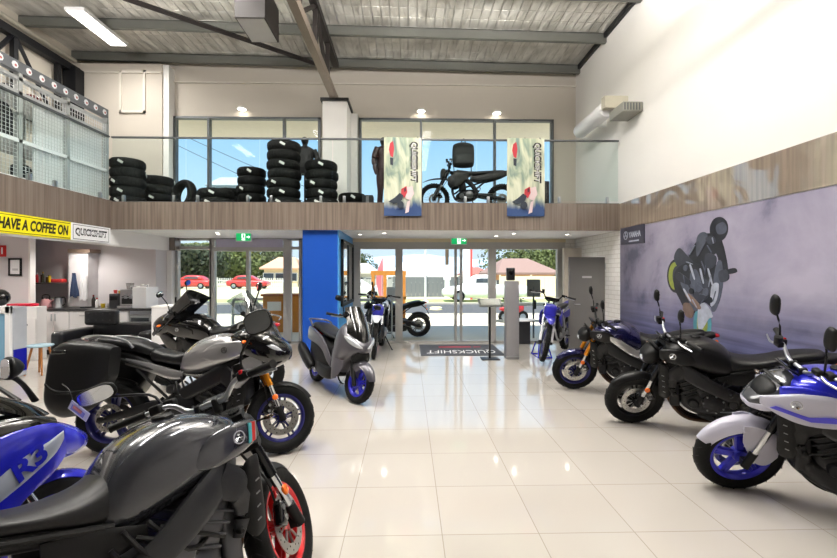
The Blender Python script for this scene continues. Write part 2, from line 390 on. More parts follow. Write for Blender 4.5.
tag(B().tube([(XW+.1, y, 6.33) for y in (-3, 3, 9.7)], .05).build('conduit_pipe', M('pale_pipe', 'b9b2a4', .5), None), 'pale pipe running along the top of the black truss', 'pipe')
# ------------------------------------------------------------ glazing
def frame_set(name, X0, X1, z0, z1, mull, trans=(), y=YG, w=.06, d=.12, mat=alu, label=None, glz=gls):
    """aluminium window: outer frame + mullions + one pane per bay"""
    r = empty(name, ((X0+X1)/2, y, z0)); tag(r, kind='structure', label=label); ox = (X0+X1)/2
    b = B()
    for X in (X0+w/2, X1-w/2): b.bb(X-w/2-ox, X+w/2-ox, -d/2, d/2, 0, z1-z0)
    b.bb(X0-ox, X1-ox, -d/2, d/2, 0, w*.8); b.bb(X0-ox, X1-ox, -d/2, d/2, z1-z0-w*.8, z1-z0)
    for (mx, mw) in mull: b.bb(mx-mw/2-ox, mx+mw/2-ox, -d/2-.005, d/2+.005, 0.01, z1-z0-.01)
    for (t, tw) in trans: b.bb(X0-ox, X1-ox, -d/2-.01, d/2+.01, t-z0-tw/2, t-z0+tw/2)
    b.build('frame', mat, r, 0)
    xs = [X0]+[m[0] for m in mull]+[X1]
    for i in range(len(xs)-1): B().bb(xs[i]-ox+.01, xs[i+1]-ox-.01, .0, .008, .03, z1-z0-.03).build('pane', glz, r, 0)
    return r
frame_set('window_1', u1, u2, ZM, 5.22, [(X10(209.5), .05), (X10(284.5), .05)], label='upper left window over the tyre stacks', mat=alud, glz=glass_upper)
frame_set('window_2', u3, u4, ZM, 5.22, [(X10(421), .05), (X10(494.5), .05)], label='upper right window behind the hanging banners', mat=alud, glz=glass_upper)
frame_set('window_3', a1, X10(213), 0, ZS, [(X10(178), .05)], [(2.2, .07)], label='narrow ground floor window beside the kitchenette', mat=alu)
frame_set('door_1', X10(211), X10(289), 0, ZS, [(X10(248.5), .07), (X10(214), .07), (X10(286), .09)], [(2.17, .09)], label='left pair of glazed doors', mat=alu)
frame_set('window_4', X10(289), a2, 0, ZS, [], [(2.2, .06)], label='narrow pane left of the blue pier')
frame_set('window_5', a3, X10(399), 0, ZS, [(X10(357), .16)], [(2.26, .16)], label='fixed pane right of the blue pier')
frame_set('door_2', X10(398), X10(493.5), 0, ZS, [(X10(399), .17), (X10(455.5), .055), (X10(461), .05), (X10(491), .13)], [(2.26, .16)], label='central automatic sliding doors')
frame_set('window_6', X10(493), a4, 0, ZS, [(X10(559.5), .14)], [(2.26, .16)], label='fixed pane behind the grey kiosk pillar')
struct('trim_11', B().bb(a3, a4, YG-.1, YG-.06, 2.34, ZS), M('cream_pelmet', 'd8c9a8', .6))
struct('trim_12', B().bb(X10(218), X10(284), YG-.1, YG-.08, 2.215, 2.4).m(0), M('lilac_reflection', 'b9b4c6', .5), label='lilac reflection painted on a panel above the left doors')  # flat lilac panel paints the reflection of the transom glass
# open grey door at the right, with its frame
dx0, dx1, dy = wy(569, 0, 8.45).x, wy(605, 0, 8.45).x, 8.45
dr = empty('door_3', (dx1, dy, 0)); tag(dr, kind='structure', label='grey door standing open against the white brick tiles')
dz = wy(0, 256.5, 8.45).z
B().bb(dx0-dx1, 0, 0, .04, .01, dz).build('door_leaf', M('grey_door', '6f6d6b', .45, vary=.03), dr, 0, .004)
B().bb(.0, .05, -.01, .06, 0, dz+.05).m(1).box((.01, -.015, 1.75), (.03, .02, .12)).box((.01, -.015, .3), (.03, .02, .12)).build('hinge_jamb', [M('door_jamb_grey', 'a5a19b', .45), steel], dr, 0)
B().bb(-.46, -.27, -.006, 0, 1.52, 1.56).build('door_sign', M('door_sign_silver', 'c4c4c4', .4), dr, 0)
B().sweep([(-.62, -.01, 1.0), (-.62, -.05, 1.0), (-.52, -.05, 1.0)], .01, n=8).build('handle', steel, dr)
struct('trim_13', B().bb(wy(564, 0, 9.6).x, wy(592, 0, 9.6).x, 9.6, 9.7, 0, wy(0, 247, 9.6).z), M('cream_frame', 'cfc6b8', .5), label='cream door surround behind the open grey door')

# kitchenette walls under the mezzanine
kw = M('kitchen_wall', 'd9d4d6', .6)
nx = wy(30, 0, 8.5).x
struct('wall_kitchen_left', B().bb(XK, nx, 8.5, 8.6, 0, 2.42).m(1).bb(nx-.02, nx+.012, 8.49, 8.61, 0, 2.42), [kw, soffw])
struct('wall_kitchen_niche', B().bb(-8.45, -8.3, 8.6, 9.4, 0, 2.42), kw)
struct('wall_kitchen_back', B().bb(XK, XL-.1, 9.4, 9.99, 0, 2.42), kw)
kp0, kp1 = wy(68.5, 0, 9.1).x, wy(88, 0, 9.1).x
struct('wall_kitchen_pier', B().bb(kp0, kp1, 9.1, 9.4, .92, 2.1).m(1).bb(kp0, kp1+.05, 9.08, 9.4, 2.04, 2.12), [M('pier_white', 'e2dedf', .5), M('brown_rail', '7c6a5c', .5)])
# ================================================================= MOTORCYCLES (local axes: +x forward, +y the rider's left, +z up)
tyrem = M('tyre_rubber', '0b0b0b', .7, vary=.12, scale=40, bump=.15, spec=.25)
blk = M('moulded_black', '0a0a0b', .5, vary=.1, spec=.3)
blkg = M('gloss_black', '070708', .12, coat=.6)
eng = M('engine_black', '17171a', .4, .4, vary=.15, scale=20, spec=.4)
engs = M('engine_silver', '8f9092', .35, .8, vary=.1)
vinyl = M('seat_vinyl', '0d0d0f', .42, vary=.1, scale=30, bump=.03, spec=.35)
gold = M('gold_fork', 'd98a1f', .28, .75)
forkb = M('black_fork', '17171a', .25, .4)
orange = M('orange_reflector', 'f0701a', .25, coat=.5)
redl = M('red_tail_lens', 'b3101c', .2, coat=.6)
lensm = M('headlight_lens', 'c9ced4', .08, .3, coat=1.)
wblue = M('blue_rim', '2f2fc0', .3, .3, coat=.5); navy = M('navy_rim', '22236a', .3, .4, coat=.5)
wred = M('red_rim', 'd0131c', .3, .2, coat=.5)
wblk = M('black_rim', '101011', .35, .4)
mirror = M('mirror_glass', 'dfe4ea', .04, 1.)
brakem = M('brake_disc_steel', 'b4b3b0', .3, 1.)
bronze = M('bronze_pipe', '4a3628', .4, .8)
badge = M('badge_silver', 'e4e6e8', .25, .7)

def emblem(b, c, r, ax, up=(0, 0, 1)):
    """ring with three radial forks on a badge; ax = outward direction"""
    z = Vector(ax).normalized(); x = Vector(up).cross(z).normalized(); y = z.cross(x); c = Vector(c)
    n = 24; vs, fs = [], []
    for i in range(n):
        a = 2*pi*i/n; d = x*math.cos(a)+y*math.sin(a)
        for (rr, h) in ((r, 0), (r, .004), (r*.84, .004), (r*.84, 0)): vs.append(c+d*rr+z*h)
    for i in range(n):
        j = (i+1) % n
        for k in range(4): fs.append((i*4+k, j*4+k, j*4+(k+1) % 4, i*4+(k+1) % 4))
    b.add(vs, fs)
    for k in range(3):
        a = pi/2+2*pi*k/3; d = x*math.cos(a)+y*math.sin(a); sdv = z.cross(d)
        b.sweep([c+z*.002, c+d*(r*.34)+z*.002], (r*.07, r*.07), n=4).sweep([c+d*(r*.34)-sdv*(r*.22)+z*.002, c+d*(r*.34)+sdv*(r*.22)+z*.002], (r*.05, r*.05), n=4)
        for s in (-1, 0, 1): b.sweep([c+d*(r*.34)+sdv*(s*r*.2)+z*.002, c+d*(r*(.80 if s else 1.))+sdv*(s*r*.2)+z*.002], (r*.045, r*.045), n=4)

def wheel(root, name, cx, R, w, rimm, T=None, style='cast', discs=(1, -1), hubm=None, spokes=5, rr=None, dr=.15, fat=False):
    """tyre (the part) with rim, brake discs as sub-parts"""
    rr = rr or R*.69; b = B(T); h = w/2; pr = []
    K = 14
    for i in range(K+1):
        a = -pi*.86/2*1.2+pi*.86*1.2*i/K
        pr.append((R-(R-rr)*.55*(1-math.cos(a)*1.)*1.0, h*math.sin(a)*1.0 if abs(a) < pi/2 else h*math.copysign(1-.18*(abs(a)-pi/2)*2, a)))
    pr = [(rr-.004, -h*.62), (rr+.02, -h*.86)]+pr[1:-1]+[(rr+.02, h*.86), (rr-.004, h*.62)]
    b.lathe(pr, (cx, 0, R), n=48, close=True)
    if style == 'wire':                          # knobs of an off-road tyre
        nk = 40
        for i in range(nk):
            a = 2*pi*i/nk; c, s_ = math.cos(a), math.sin(a)
            Rm = Matrix.Rotation(-a, 3, 'Y')
            for yy in ((-.6, .0, .6) if i % 2 else (-.32, .32)):
                b.box((cx+c*(R-.002-abs(yy)*.012), yy*h, R+s_*(R-.002-abs(yy)*.012)), (.022, w*.2, .03), Rm)
    else:                                        # tread grooves as shallow bars
        for i in range(24):
            a = 2*pi*i/24; c, s_ = math.cos(a), math.sin(a)
            for sg in (-1, 1):
                a2 = a+.13; yy = h*.55*sg
                b.sweep([(cx+math.cos(a)*(R+.0005), sg*h*.12, R+math.sin(a)*(R+.0005)), (cx+math.cos(a2)*(R-.010), sg*h*.74, R+math.sin(a2)*(R-.010))], (.003, .003), n=4)
    t = b.build(name, tyrem, root)
    r = B(T)
    lip = [(rr+.008, -h*.66), (rr-.012, -h*.66), (rr-.03, -h*.4), (rr-.032, 0), (rr-.03, h*.4), (rr-.012, h*.66), (rr+.008, h*.66), (rr-.002, h*.5), (rr-.014, h*.3), (rr-.014, -h*.3), (rr-.002, -h*.5)]
    r.lathe(lip, (cx, 0, R), n=48, close=True)
    if style == 'cast':
        r.lathe([(.0, -h*.6), (.045, -h*.6), (.05, -h*.3), (.05, h*.3), (.045, h*.6), (0, h*.6)], (cx, 0, R), n=20)
        for i in range(spokes):
            a = 2*pi*i/spokes+.3
            for da in ((-.13, .13) if not fat else (-.09, .09)):
                p0 = (cx+.035*math.cos(a+da*2), 0, R+.035*math.sin(a+da*2)); p1 = (cx+(rr-.025)*math.cos(a+da), 0, R+(rr-.025)*math.sin(a+da))
                r.sweep([p0, p1], [(h*.34, .015), (h*.26, .011)], n=6, e=4, up=(math.cos(a), .001, math.sin(a)) if 0 else (0, 1, 0)) if 0 else r.sweep([p0, p1], [(.011 if not fat else .02, h*.36), (.009 if not fat else .014, h*.3)], n=6, e=4, up=(0, 1, 0))
    else:
        r.m(1).lathe([(.0, -h*1.0), (.03, -h*1.0), (.034, -h*.8), (.02, -h*.5), (.02, h*.5), (.034, h*.8), (.03, h*1.0), (0, h*1.0)], (cx, 0, R), n=16)
        for i in range(28):
            a = 2*pi*i/28; a2 = a+(.28 if i % 2 else -.28); sg = 1 if i % 4 < 2 else -1
            r.sweep([(cx+.03*math.cos(a2), sg*h*.8, R+.03*math.sin(a2)), (cx+(rr-.03)*math.cos(a), 0, R+(rr-.03)*math.sin(a))], (.0022, .0022), n=4)
        r.m(0)
    ro = r.build('rim', [rimm, hubm or engs], t)
    for sg in discs:
        d = B(T); y = sg*h*.78
        d.lathe([(dr*.66, y-.002), (dr, y-.002), (dr, y+.002), (dr*.66, y+.002)], (cx, 0, R), n=36, close=True)
        for i in range(10):
            a = 2*pi*i/10
            d.sweep([(cx+.04*math.cos(a), y*.9, R+.04*math.sin(a)), (cx+dr*.68*math.cos(a+.12), y, R+dr*.68*math.sin(a+.12))], (.003, .007), n=4, up=(0, 1, 0))
        for i in range(24):
            a = 2*pi*i/24; q = dr*(.76+.12*(i % 2))
            d.m(1).lathe([(0, y-.0025), (.005, y-.0025), (.005, y+.0025), (0, y+.0025)], (cx+q*math.cos(a), 0, R+q*math.sin(a)), n=6); d.m(0)
        d.build('brake_disc', [brakem, blkg], t)
    return t

class Fork:
    """steered assembly: axle (x, z), rake, steer angle"""
    def __init__(s, ax, R, rake, steer):
        s.ax, s.R = ax, R; s.d = Vector((-math.sin(rake), 0, math.cos(rake)))
        p = Vector((ax-.05, 0, R)); s.T = Matrix.Translation(p) @ Matrix.Rotation(steer, 4, s.d) @ Matrix.Translation(-p)
    def at(s, k, y=0., off=0.): return Vector((s.ax-off, y, s.R))+s.d*k

def fork_legs(root, fk, mat_up, mat_lo, y=.1, usd=True, top=.70, ru=.027, rl=.021, split=.30):
    for sg in (1, -1):
        b = B(fk.T)
        if usd:
            b.sweep([fk.at(split, sg*y), fk.at(top, sg*y)], (ru, ru), n=14)
            b.m(1).sweep([fk.at(.0, sg*y), fk.at(split+.02, sg*y)], (rl, rl), n=14)
            b.m(2).sweep([fk.at(-.03, sg*y), fk.at(.10, sg*y)], (rl*1.35, rl*1.3), n=12).box(fk.at(0, sg*y*.8), (.05, .04, .06))
        else:
            b.sweep([fk.at(split, sg*y), fk.at(top, sg*y)], (rl, rl), n=14)
            b.m(2).sweep([fk.at(-.04, sg*y), fk.at(split+.02, sg*y)], (ru*1.05, ru*1.05), n=14)
        b.build('fork_leg', [mat_up, chrome, mat_lo], root)
    b = B(fk.T)
    for k in (top-.20, top-.03):
        b.sweep([fk.at(k, -y-.035), fk.at(k, 0, .02), fk.at(k, y+.035)], [(.03, .018), (.045, .018), (.03, .018)], n=10, e=4, up=fk.d, sub=3)
    b.sweep([fk.at(top-.22, 0, .03), fk.at(top-.01, 0, .03)], (.025, .025), n=12)
    b.build('triple_clamp', blk, root)

def calipers(root, fk, y=.08, sides=(1, -1), m=blkg, ref=True):
    for sg in sides:
        b = B(fk.T); c = fk.at(.10, sg*y)+Vector((-.075, 0, -.01))
        b.rbox(c, (.07, .05, .12), .015, 3, Matrix.Rotation(.5, 3, 'Y')).sweep([c, fk.at(.08, sg*y)], (.012, .012), n=6)
        b.m(1).lathe([(0, -.028), (.014, -.028), (.014, .028), (0, .028)], c+Vector((0, 0, .025)), n=10).lathe([(0, -.028), (.014, -.028), (.014, .028), (0, .028)], c-Vector((0, 0, .025)), n=10)
        cal = b.build('brake_caliper', [m, engs], root)
        if ref:
            b = B(fk.T); b.lathe([(0, sg*.004), (.026, sg*.004), (.026, sg*.012), (.02, sg*.016), (0, sg*.016)], fk.at(.19, sg*(y+.035)), n=16).build('reflector', orange, root)['label'] = 'orange round reflector'
        h = B(fk.T); h.tube([c+Vector((-.02, 0, .05)), fk.at(.3, sg*(y+.01), .05), fk.at(.5, sg*y*.8, .08), fk.at(.72, sg*y*.6, .02)], .006, 6, 4).build('brake_hose', blk, root)

def fender(root, fk, R, w, mat, a0=20, a1=150, gap=.035, T=True, cx=None, cz=None, drop=.06, name='front_fender', nn=22):
    """curved mudguard hugging the tyre; angles in degrees from forward axis"""
    ax = fk.ax if cx is None else cx; cz = cz or R
    def fn(u, v):
        a = math.radians(a0+(a1-a0)*u); t = (v-.5)*2
        q = R+gap-drop*t*t*.9; ww = w*(.55+.45*math.sin(pi*min(1, max(0, u*.9+.08))))
        return (ax+q*math.cos(a), ww*math.copysign(abs(t)**.9, t), cz+q*math.sin(a))
    b = B(fk.T if T else None); b.shell(fn, nn, 10, .005); return b.build(name, mat, root, 60)

def bars(root, fk, k, half=.39, rise=.06, back=.10, mat=steel, gripm=blk, mirrors=True, msz=(.075, .045), mh=.22, mout=.02, lev=True, pad=False, mback=False, mirs=None):
    b = B(fk.T); C = fk.at(k, 0, -.0)
    pts = [C+Vector((0, 0, .02)), C+Vector((0, .09, .02)), C+Vector((-.01, .17, .02+rise)), C+Vector((-back*.5, half*.72, .02+rise)), C+Vector((-back, half, .02+rise*.95))]
    full = [Vector((p.x, -p.y, p.z)) for p in reversed(pts[1:])]+pts
    b.sweep(full, [(.011, .011)]*3+[(.014, .014)]*3+[(.011, .011)]*3, n=10, sub=4)
    for sg in (1, -1): b.m(1).rbox(C+Vector((.0, sg*.045, 0)), (.045, .03, .07), .01)
    hb = b.build('handlebar', [mat, blk], root)
    def P(t, sg):
        q = [p for p in crom([tuple(p) for p in pts], 8)]; i = min(len(q)-1, int(t*(len(q)-1))); p = Vector(q[i]); p.y *= sg; return p
    for sg in (1, -1):
        p0, p1 = P(.72, sg), P(1., sg)+Vector((0, sg*.015, 0)); dv = (p1-p0).normalized()
        B(fk.T).sweep([p0, p0+dv*.01, p1-dv*.012, p1], [(.021, .021), (.0175, .0175), (.0175, .0175), (.021, .021)], n=12).build('grip', gripm, hb)
        s = B(fk.T); s.rbox(P(.63, sg), (.045, .055, .045), .01, 3)
        if lev:
            s.m(1).sweep([P(.58, sg)+Vector((.03, 0, 0)), P(.72, sg)+Vector((.065, 0, -.012)), P(.98, sg)+Vector((.07, sg*.0, -.02))], [(.007, .009), (.006, .009), (.005, .007)], n=8, sub=4)
            s.m(0).rbox(P(.56, sg)+Vector((.03, 0, .01)), (.04, .06, .04), .01)
            if sg < 0: s.m(0).lathe([(0, 0), (.026, 0), (.026, .045), (0, .05)], P(.54, sg)+Vector((.035, 0, .02)), 'z', 14); s.m(2).rbox(P(.63, sg)+Vector((-.015, 0, .018)), (.02, .02, .02), .005)
        s.build('switch_cluster', [blk, steel, redl], hb)
        if mirrors:
            if mirs: mout, mh, msz, pitch = mirs[sg]
            else: pitch = 0.
            m = B(fk.T); a = P(.6, sg)+Vector((.02, 0, .02)); c = a+Vector((.03-(.1 if mback else 0), sg*mout, mh)); e = c+Vector((-.005, sg*msz[0]*.55, .035))
            m.sweep([a, a+Vector((.005, sg*mout*.2, mh*.5)), c], (.0065, .0065), n=8, sub=3)
            if pitch: HT = fk.T @ Matrix.Translation(e) @ Matrix.Rotation(math.radians(pitch), 4, 'Y') @ Matrix.Translation(-e)
            else: HT = fk.T
            hd_ = B(HT)
            m.sweep([e-Vector((0, sg*msz[0], msz[1]*.2)), e-Vector((0, sg*msz[0]*.7, 0)), e, e+Vector((0, sg*msz[0]*.7, 0)), e+Vector((0, sg*msz[0], -msz[1]*.1))],
                    [(.004, .012), (.014, msz[1]*.85), (.018, msz[1]), (.014, msz[1]*.8), (.004, .012)], n=14, e=2.6, sub=4) if 0 else hd_.loft([(e.x-.012, e.z-msz[1]*.9, e.z+msz[1]*.9, msz[0]*.95, 3.0, e.y), (e.x-.002, e.z-msz[1], e.z+msz[1], msz[0], 3.0, e.y), (e.x+.016, e.z-msz[1]*.8, e.z+msz[1]*.8, msz[0]*.8, 2.6, e.y), (e.x+.026, e.z-msz[1]*.3, e.z+msz[1]*.3, msz[0]*.3, 2.2, e.y)], n=24, sub=3)
            m.v += hd_.v; no_ = len(m.v)-len(hd_.v); m.f += [tuple(no_+i for i in f) for f in hd_.f]; m.mi += hd_.mi
            mo = m.build('mirror', blk, root)
            g = B(HT); g.loft([(e.x-.0145, e.z-msz[1]*.84, e.z+msz[1]*.84, msz[0]*.89, 3.0, e.y), (e.x-.0125, e.z-msz[1]*.84, e.z+msz[1]*.84, msz[0]*.89, 3.0, e.y)], n=24, sub=1).build('mirror_glass', mirror, mo)
    if pad: B(fk.T).sweep([C+Vector((.0, -.13, .055)), C+Vector((0, .13, .055))], (.03, .028), n=10, e=3).build('bar_pad', pad, hb)
    return hb

def sidestand(root, lean, x=0., y=.26, z0=.28, m=blk):
    zf = abs(y)*math.tan(lean)
    B().sweep([(x+.04, .10, z0), (x-.05, y*.75, z0*.4+zf*.5), (x-.09, y, zf+.012)], [(.014, .012), (.012, .011), (.011, .01)], n=8, sub=3).sweep([(x-.13, y, zf+.008), (x-.05, y+.01, zf+.008)], (.02, .006), n=8).build('side_stand', m, root)

def engine(root, x=0., z=.0, s=1., em=eng, cm=eng, cyl=3, pipes=bronze, muff=blk, tilt=.42, box=True):
    b = B(); o = Vector((x, 0, z))
    b.loft([(-.24, .36, .50, .10), (-.18, .30, .54, .155), (0, .25, .54, .17), (.16, .25, .52, .165), (.27, .30, .48, .13), (.31, .36, .44, .08)], e=3.4, sub=4)
    Rm = Matrix.Rotation(tilt, 3, 'Y')
    b.rbox((.20, 0, .57), (.215, .33, .20), .03, 3, Rm).rbox((.345, 0, .47), (.09, .26, .32), .02)
    for k in range(4): b.rbox((.15+.03*k*math.sin(tilt)*2, 0, .50+.036*k), (.245, .35, .012), .006, 2, Rm)
    b.rbox((.255, 0, .69), (.19, .345, .10), .035, 3, Rm)
    for sg in (1, -1):
        b.rbox((.13, sg*.165, .56), (.10, .05, .20), .02, 3, Rm)
        for k in range(3): b.lathe([(0, sg*.185), (.018, sg*.182), (.024, sg*.16)], (.19+.045*k, 0, .655+.03*(k % 2)), n=12)
    b.loft([(-.20, .22, .32, .05), (0, .17, .30, .11), (.15, .2, .3, .09)], sub=3)           # sump
    b.m(1)
    for k in range(10):
        sg = (-1) ** k
        b.tube([(.32-.05*k*.6, sg*.15, .45+.02*(k % 4)), (.2-.03*k, sg*(.2), .52+.03*(k % 3)), (.05-.02*k, sg*.17, .62+.02*(k % 4))], .006+.003*(k % 2), 6, 4)
    e_ = b.build('engine', [em, blk], root)
    for sg, (cx, cz, r) in ((-1, (-.05, .43, .115)), (1, (.03, .41, .095))):
        c = B(); c.lathe([(0, sg*.215), (r*.55, sg*.213), (r*.72, sg*.2), (r*.95, sg*.19), (r, sg*.17), (r, sg*.12)], (cx, 0, cz), n=28)
        for k in range(7):
            a = 2*pi*k/7; c.m(1).lathe([(0, sg*.205), (.008, sg*.205), (.008, sg*.18)], (cx+r*.87*math.cos(a), 0, cz+r*.87*math.sin(a)), n=8).m(0)
        c.lathe([(0, sg*.19), (r*.4, sg*.188), (r*.5, sg*.17), (r*.5, sg*.13)], (cx+.16, 0, cz-.03), n=20)
        c.lathe([(0, sg*.19), (r*.35, sg*.188), (r*.45, sg*.17), (r*.45, sg*.13)], (cx-.15, 0, cz+.01), n=20)
        c.build('clutch_cover' if sg < 0 else 'generator_cover', [cm, engs], e_)
    p = B()
    for k in range(cyl):
        y = (k-(cyl-1)/2)*.085
        p.tube([(.36, y, .60), (.41, y, .54), (.41, y, .42), (.34, y*.9, .27), (.22, y*.6, .17), (.02, y*.3-.02, .155), (-.12, -.03, .17)], .0195, 10, 4)
    p.m(1).loft([(-.42, .16, .30, .10, 3, -.05), (-.36, .14, .31, .12, 3, -.05), (-.12, .13, .29, .12, 3, -.04), (-.04, .14, .24, .07, 3, -.03)], sub=3) if box else None
    p.build('exhaust', [pipes, muff], root)
    return e_

def radiator(root, x=.425, z0=.42, z1=.72, w=.16, side=blk):
    b = B(); Rm = Matrix.Rotation(-.22, 3, 'Y')
    b.rbox((x, 0, (z0+z1)/2), (.035, w*2, z1-z0), .01, 2, Rm)
    for k in range(16): b.box((x+.02, 0, z0+.02+(z1-z0-.04)*k/15), (.004, w*1.85, .006), Rm)
    r = b.build('radiator', M('radiator_black', '121214', .5, .5), root)
    for sg in (1, -1):
        s = B(); s.loft([(x-.045, z0+.03, z1-.03, .010, 3, sg*(w+.012)), (x-.01, z0-.01, z1+.02, .018, 3, sg*(w+.022)), (x+.045, z0+.0, z1+.03, .016, 3, sg*(w+.012)), (x+.06, z0+.03, z1+.02, .008, 3, sg*(w+.004))], sub=4)
        for k in range(4): s.m(1).box((x+.01+.004*k, sg*(w+.037), z0+.06+.055*k), (.022, .004, .006), Matrix.Rotation(-.3, 3, 'Y')).m(0)
        s.build('radiator_shroud', [side, engs], r)

def swingarm(root, ra, R, m=blk, px=-.20, pz=.43, y=.12, chain=True, disc=True):
    b = B()
    for sg in (1, -1):
        b.sweep([(px, sg*y*.9, pz), (px-.2, sg*y*1.02, pz-.02), (ra+.02, sg*(y+.005), R), (ra-.06, sg*(y+.005), R-.005)], [(.02, .04), (.018, .042), (.015, .03), (.012, .022)], n=10, e=4, sub=3)
    b.bb(px-.22, px-.10, -y, y, pz-.04, pz+.02).sweep([(ra, -y-.03, R), (ra, y+.03, R)], (.014, .014), n=8)
    b.m(1)
    for k in range(10): b.lathe([(.034, -.05+.1*k/9-.004), (.042, -.05+.1*k/9), (.034, -.05+.1*k/9+.004)], (-.24, 0, .56), 'z' if 0 else 'y', 12)
    s = b.build('swingarm', [m, engs], root)
    if chain:
        c = B(); n = 40; r1, r2 = .10, .038; x1, z1, x2, z2 = ra, R, px+.06, pz; pts = []
        for i in range(16): a = pi/2+pi*i/15; pts.append((x1+r1*math.cos(a), y*.72, z1+r1*math.sin(a)))
        for i in range(10): a = -pi/2+pi*i/9; pts.append((x2+r2*math.cos(a), y*.72, z2+r2*math.sin(a)))
        pts.append(pts[0]); c.sweep(pts, (.007, .008), n=4)
        c.lathe([(.05, y*.70), (r1, y*.70), (r1, y*.74), (.05, y*.74)], (ra, 0, R), n=30, close=True)
        c.build('chain', M('chain_steel', '8c8a84', .35, .9), s)

def pegs(root, x=-.18, z=.36):
    for sg in (1, -1):
        B().sweep([(x, sg*.12, z), (x, sg*.24, z)], (.013, .01), n=8, e=4).sweep([(x+.02, sg*.13, z+.02), (x-.09, sg*.14, z+.13)], (.006, .03), n=6).m(1).sweep([(x+.03, sg*.17, z-.01), (x+.16, sg*.19, z-.02)], (.006, .006), n=6).build('footpeg', [blk, steel], root)

def place(contact, heading, lean, wb, name, label, cat, group=None):
    """contact = ground point under the front wheel, heading in degrees clockwise from +Y (the street)"""
    h = math.radians(90-heading); d = Vector((math.cos(h), math.sin(h), 0)); p = Vector(contact)-d*(wb/2)
    return empty(name, (p.x, p.y, 0), (-lean, 0, h), label, cat, group)

def tank_naked(root, tm, side, badge_c=True, big=0., shroud=True, stripes=None, seam=True):
    b = B()
    b.loft([(-.135, .70, .76, .08), (-.115, .655, .84, .12), (-.03, .642, .94, .155), (.09, .66, .992+big, .185), (.21, .69, 1.0+big, .20), (.32, .735, .98+big, .196), (.41, .79, .94+big, .15), (.44, .82, .90+big, .09)], n=34, e=2.9, sub=6)
    t = b.build('tank', tm, root)
    B().lathe([(0, .022), (.035, .022), (.042, .015), (.042, 0), (.05, -.004)], (.17, 0, .995+big), 'z', 24).build('fuel_cap', blk, t)
    if shroud:
        for sg in (1, -1):
            s = B()
            s.loft([(.17, .79, .83, .006, 3, sg*.188), (.23, .768, .893, .014, 3, sg*.195), (.33, .775, .918, .021, 3, sg*.199), (.42, .795, .918, .021, 3, sg*.192), (.465, .815, .908, .017, 3, sg*.182), (.478, .83, .895, .008, 3, sg*.176)], n=18, sub=5)
            so_ = s.build('tank_shroud', side, t)
            e = B(); emblem(e, (.365, sg*.2195, .858), .029, (.04, sg, .08)); e.build('emblem', badge, so_)
            if stripes:
                st = B()
                for k, (xa, w_) in enumerate(((.415, .016), (.433, .02), (.455, .010))):
                    st.m(k).plate([(xa, .815), (xa+w_, .82), (xa+w_+.008, .90), (xa+.008, .903)], sg*(.2135-.007*k)-.004, sg*(.2135-.007*k)+.004)
                st.build('stripe', stripes, so_)
    return t

def seat_tail(root, sm=vinyl, tm=blk, up=0., two=False, plate=True):
    b = B()
    b.loft([(-.78, .885, .925, .05), (-.74, .87, .945, .09), (-.60, .845, .93+up*.5, .115), (-.46, .81, .895+up, .125), (-.40, .795, .868+up*.4, .13), (-.28, .76, .838, .14), (-.15, .70, .845, .135), (-.075, .69, .885, .115), (-.03, .72, .935, .085), (-.005, .78, .95, .05)], n=26, e=2.8, sub=5)
    b.build('seat', sm, root)
    t = B()
    t.loft([(-.89, .875, .915, .03), (-.84, .85, .925, .075), (-.70, .80, .90, .105), (-.45, .755, .85, .115), (-.25, .70, .79, .12), (-.12, .68, .75, .11)], n=20, e=3.2, sub=4)
    for sg in (1, -1):
        t.tube([(-.10, sg*.13, .70), (-.40, sg*.125, .79), (-.70, sg*.10, .87)], .013, 8, 3).tube([(-.20, sg*.12, .50), (-.34, sg*.12, .66), (-.52, sg*.115, .79)], .012, 8, 3)
    tu = t.build('tail_unit', tm, root)
    B().loft([(-.925, .885, .90, .02), (-.91, .875, .912, .05), (-.88, .872, .918, .06)], sub=2, n=14).build('tail_light', redl, tu)
    if plate:
        p = B(); p.sweep([(-.78, 0, .84), (-.90, 0, .74), (-.98, 0, .60)], [(.035, .014), (.03, .01), (.03, .008)], n=8, e=4, sub=3)
        for sg in (1, -1): p.sweep([(-.90, 0, .74), (-.91, sg*.14, .76)], (.006, .006), n=6).m(1).ball((-.915, sg*.165, .762), (.02, .04, .018)).m(0)
        p.build('plate_holder', [blk, orange], root)

def frame_spar(root, m):
    for sg in (1, -1):
        b = B(); y = sg
        b.sweep([(.42, y*.07, .84), (.35, y*.15, .765), (.21, y*.195, .675), (.05, y*.198, .58), (-.10, y*.17, .50), (-.22, y*.13, .42), (-.26, y*.125, .34)],
                [(.018, .045), (.02, .062), (.022, .072), (.02, .062), (.02, .058), (.02, .06), (.018, .04)], n=14, e=3.4, sub=5)
        b.sweep([(.27, y*.185, .715), (.36, y*.182, .64), (.375, y*.17, .53), (.345, y*.16, .44)], [(.02, .075), (.02, .062), (.018, .036), (.014, .024)], n=14, e=3.4, sub=5)
        b.m(1)
        for (x, z, r) in ((.345, .47, .014), (-.02, .575, .012), (-.10, .51, .02), (-.2, .43, .022), (-.13, .54, .011)): b.lathe([(0, y*.198), (r*.6, y*.198), (r, y*.19), (r, y*.15)], (x, 0, z), n=14)
        b.build('frame', [m, blk], root)

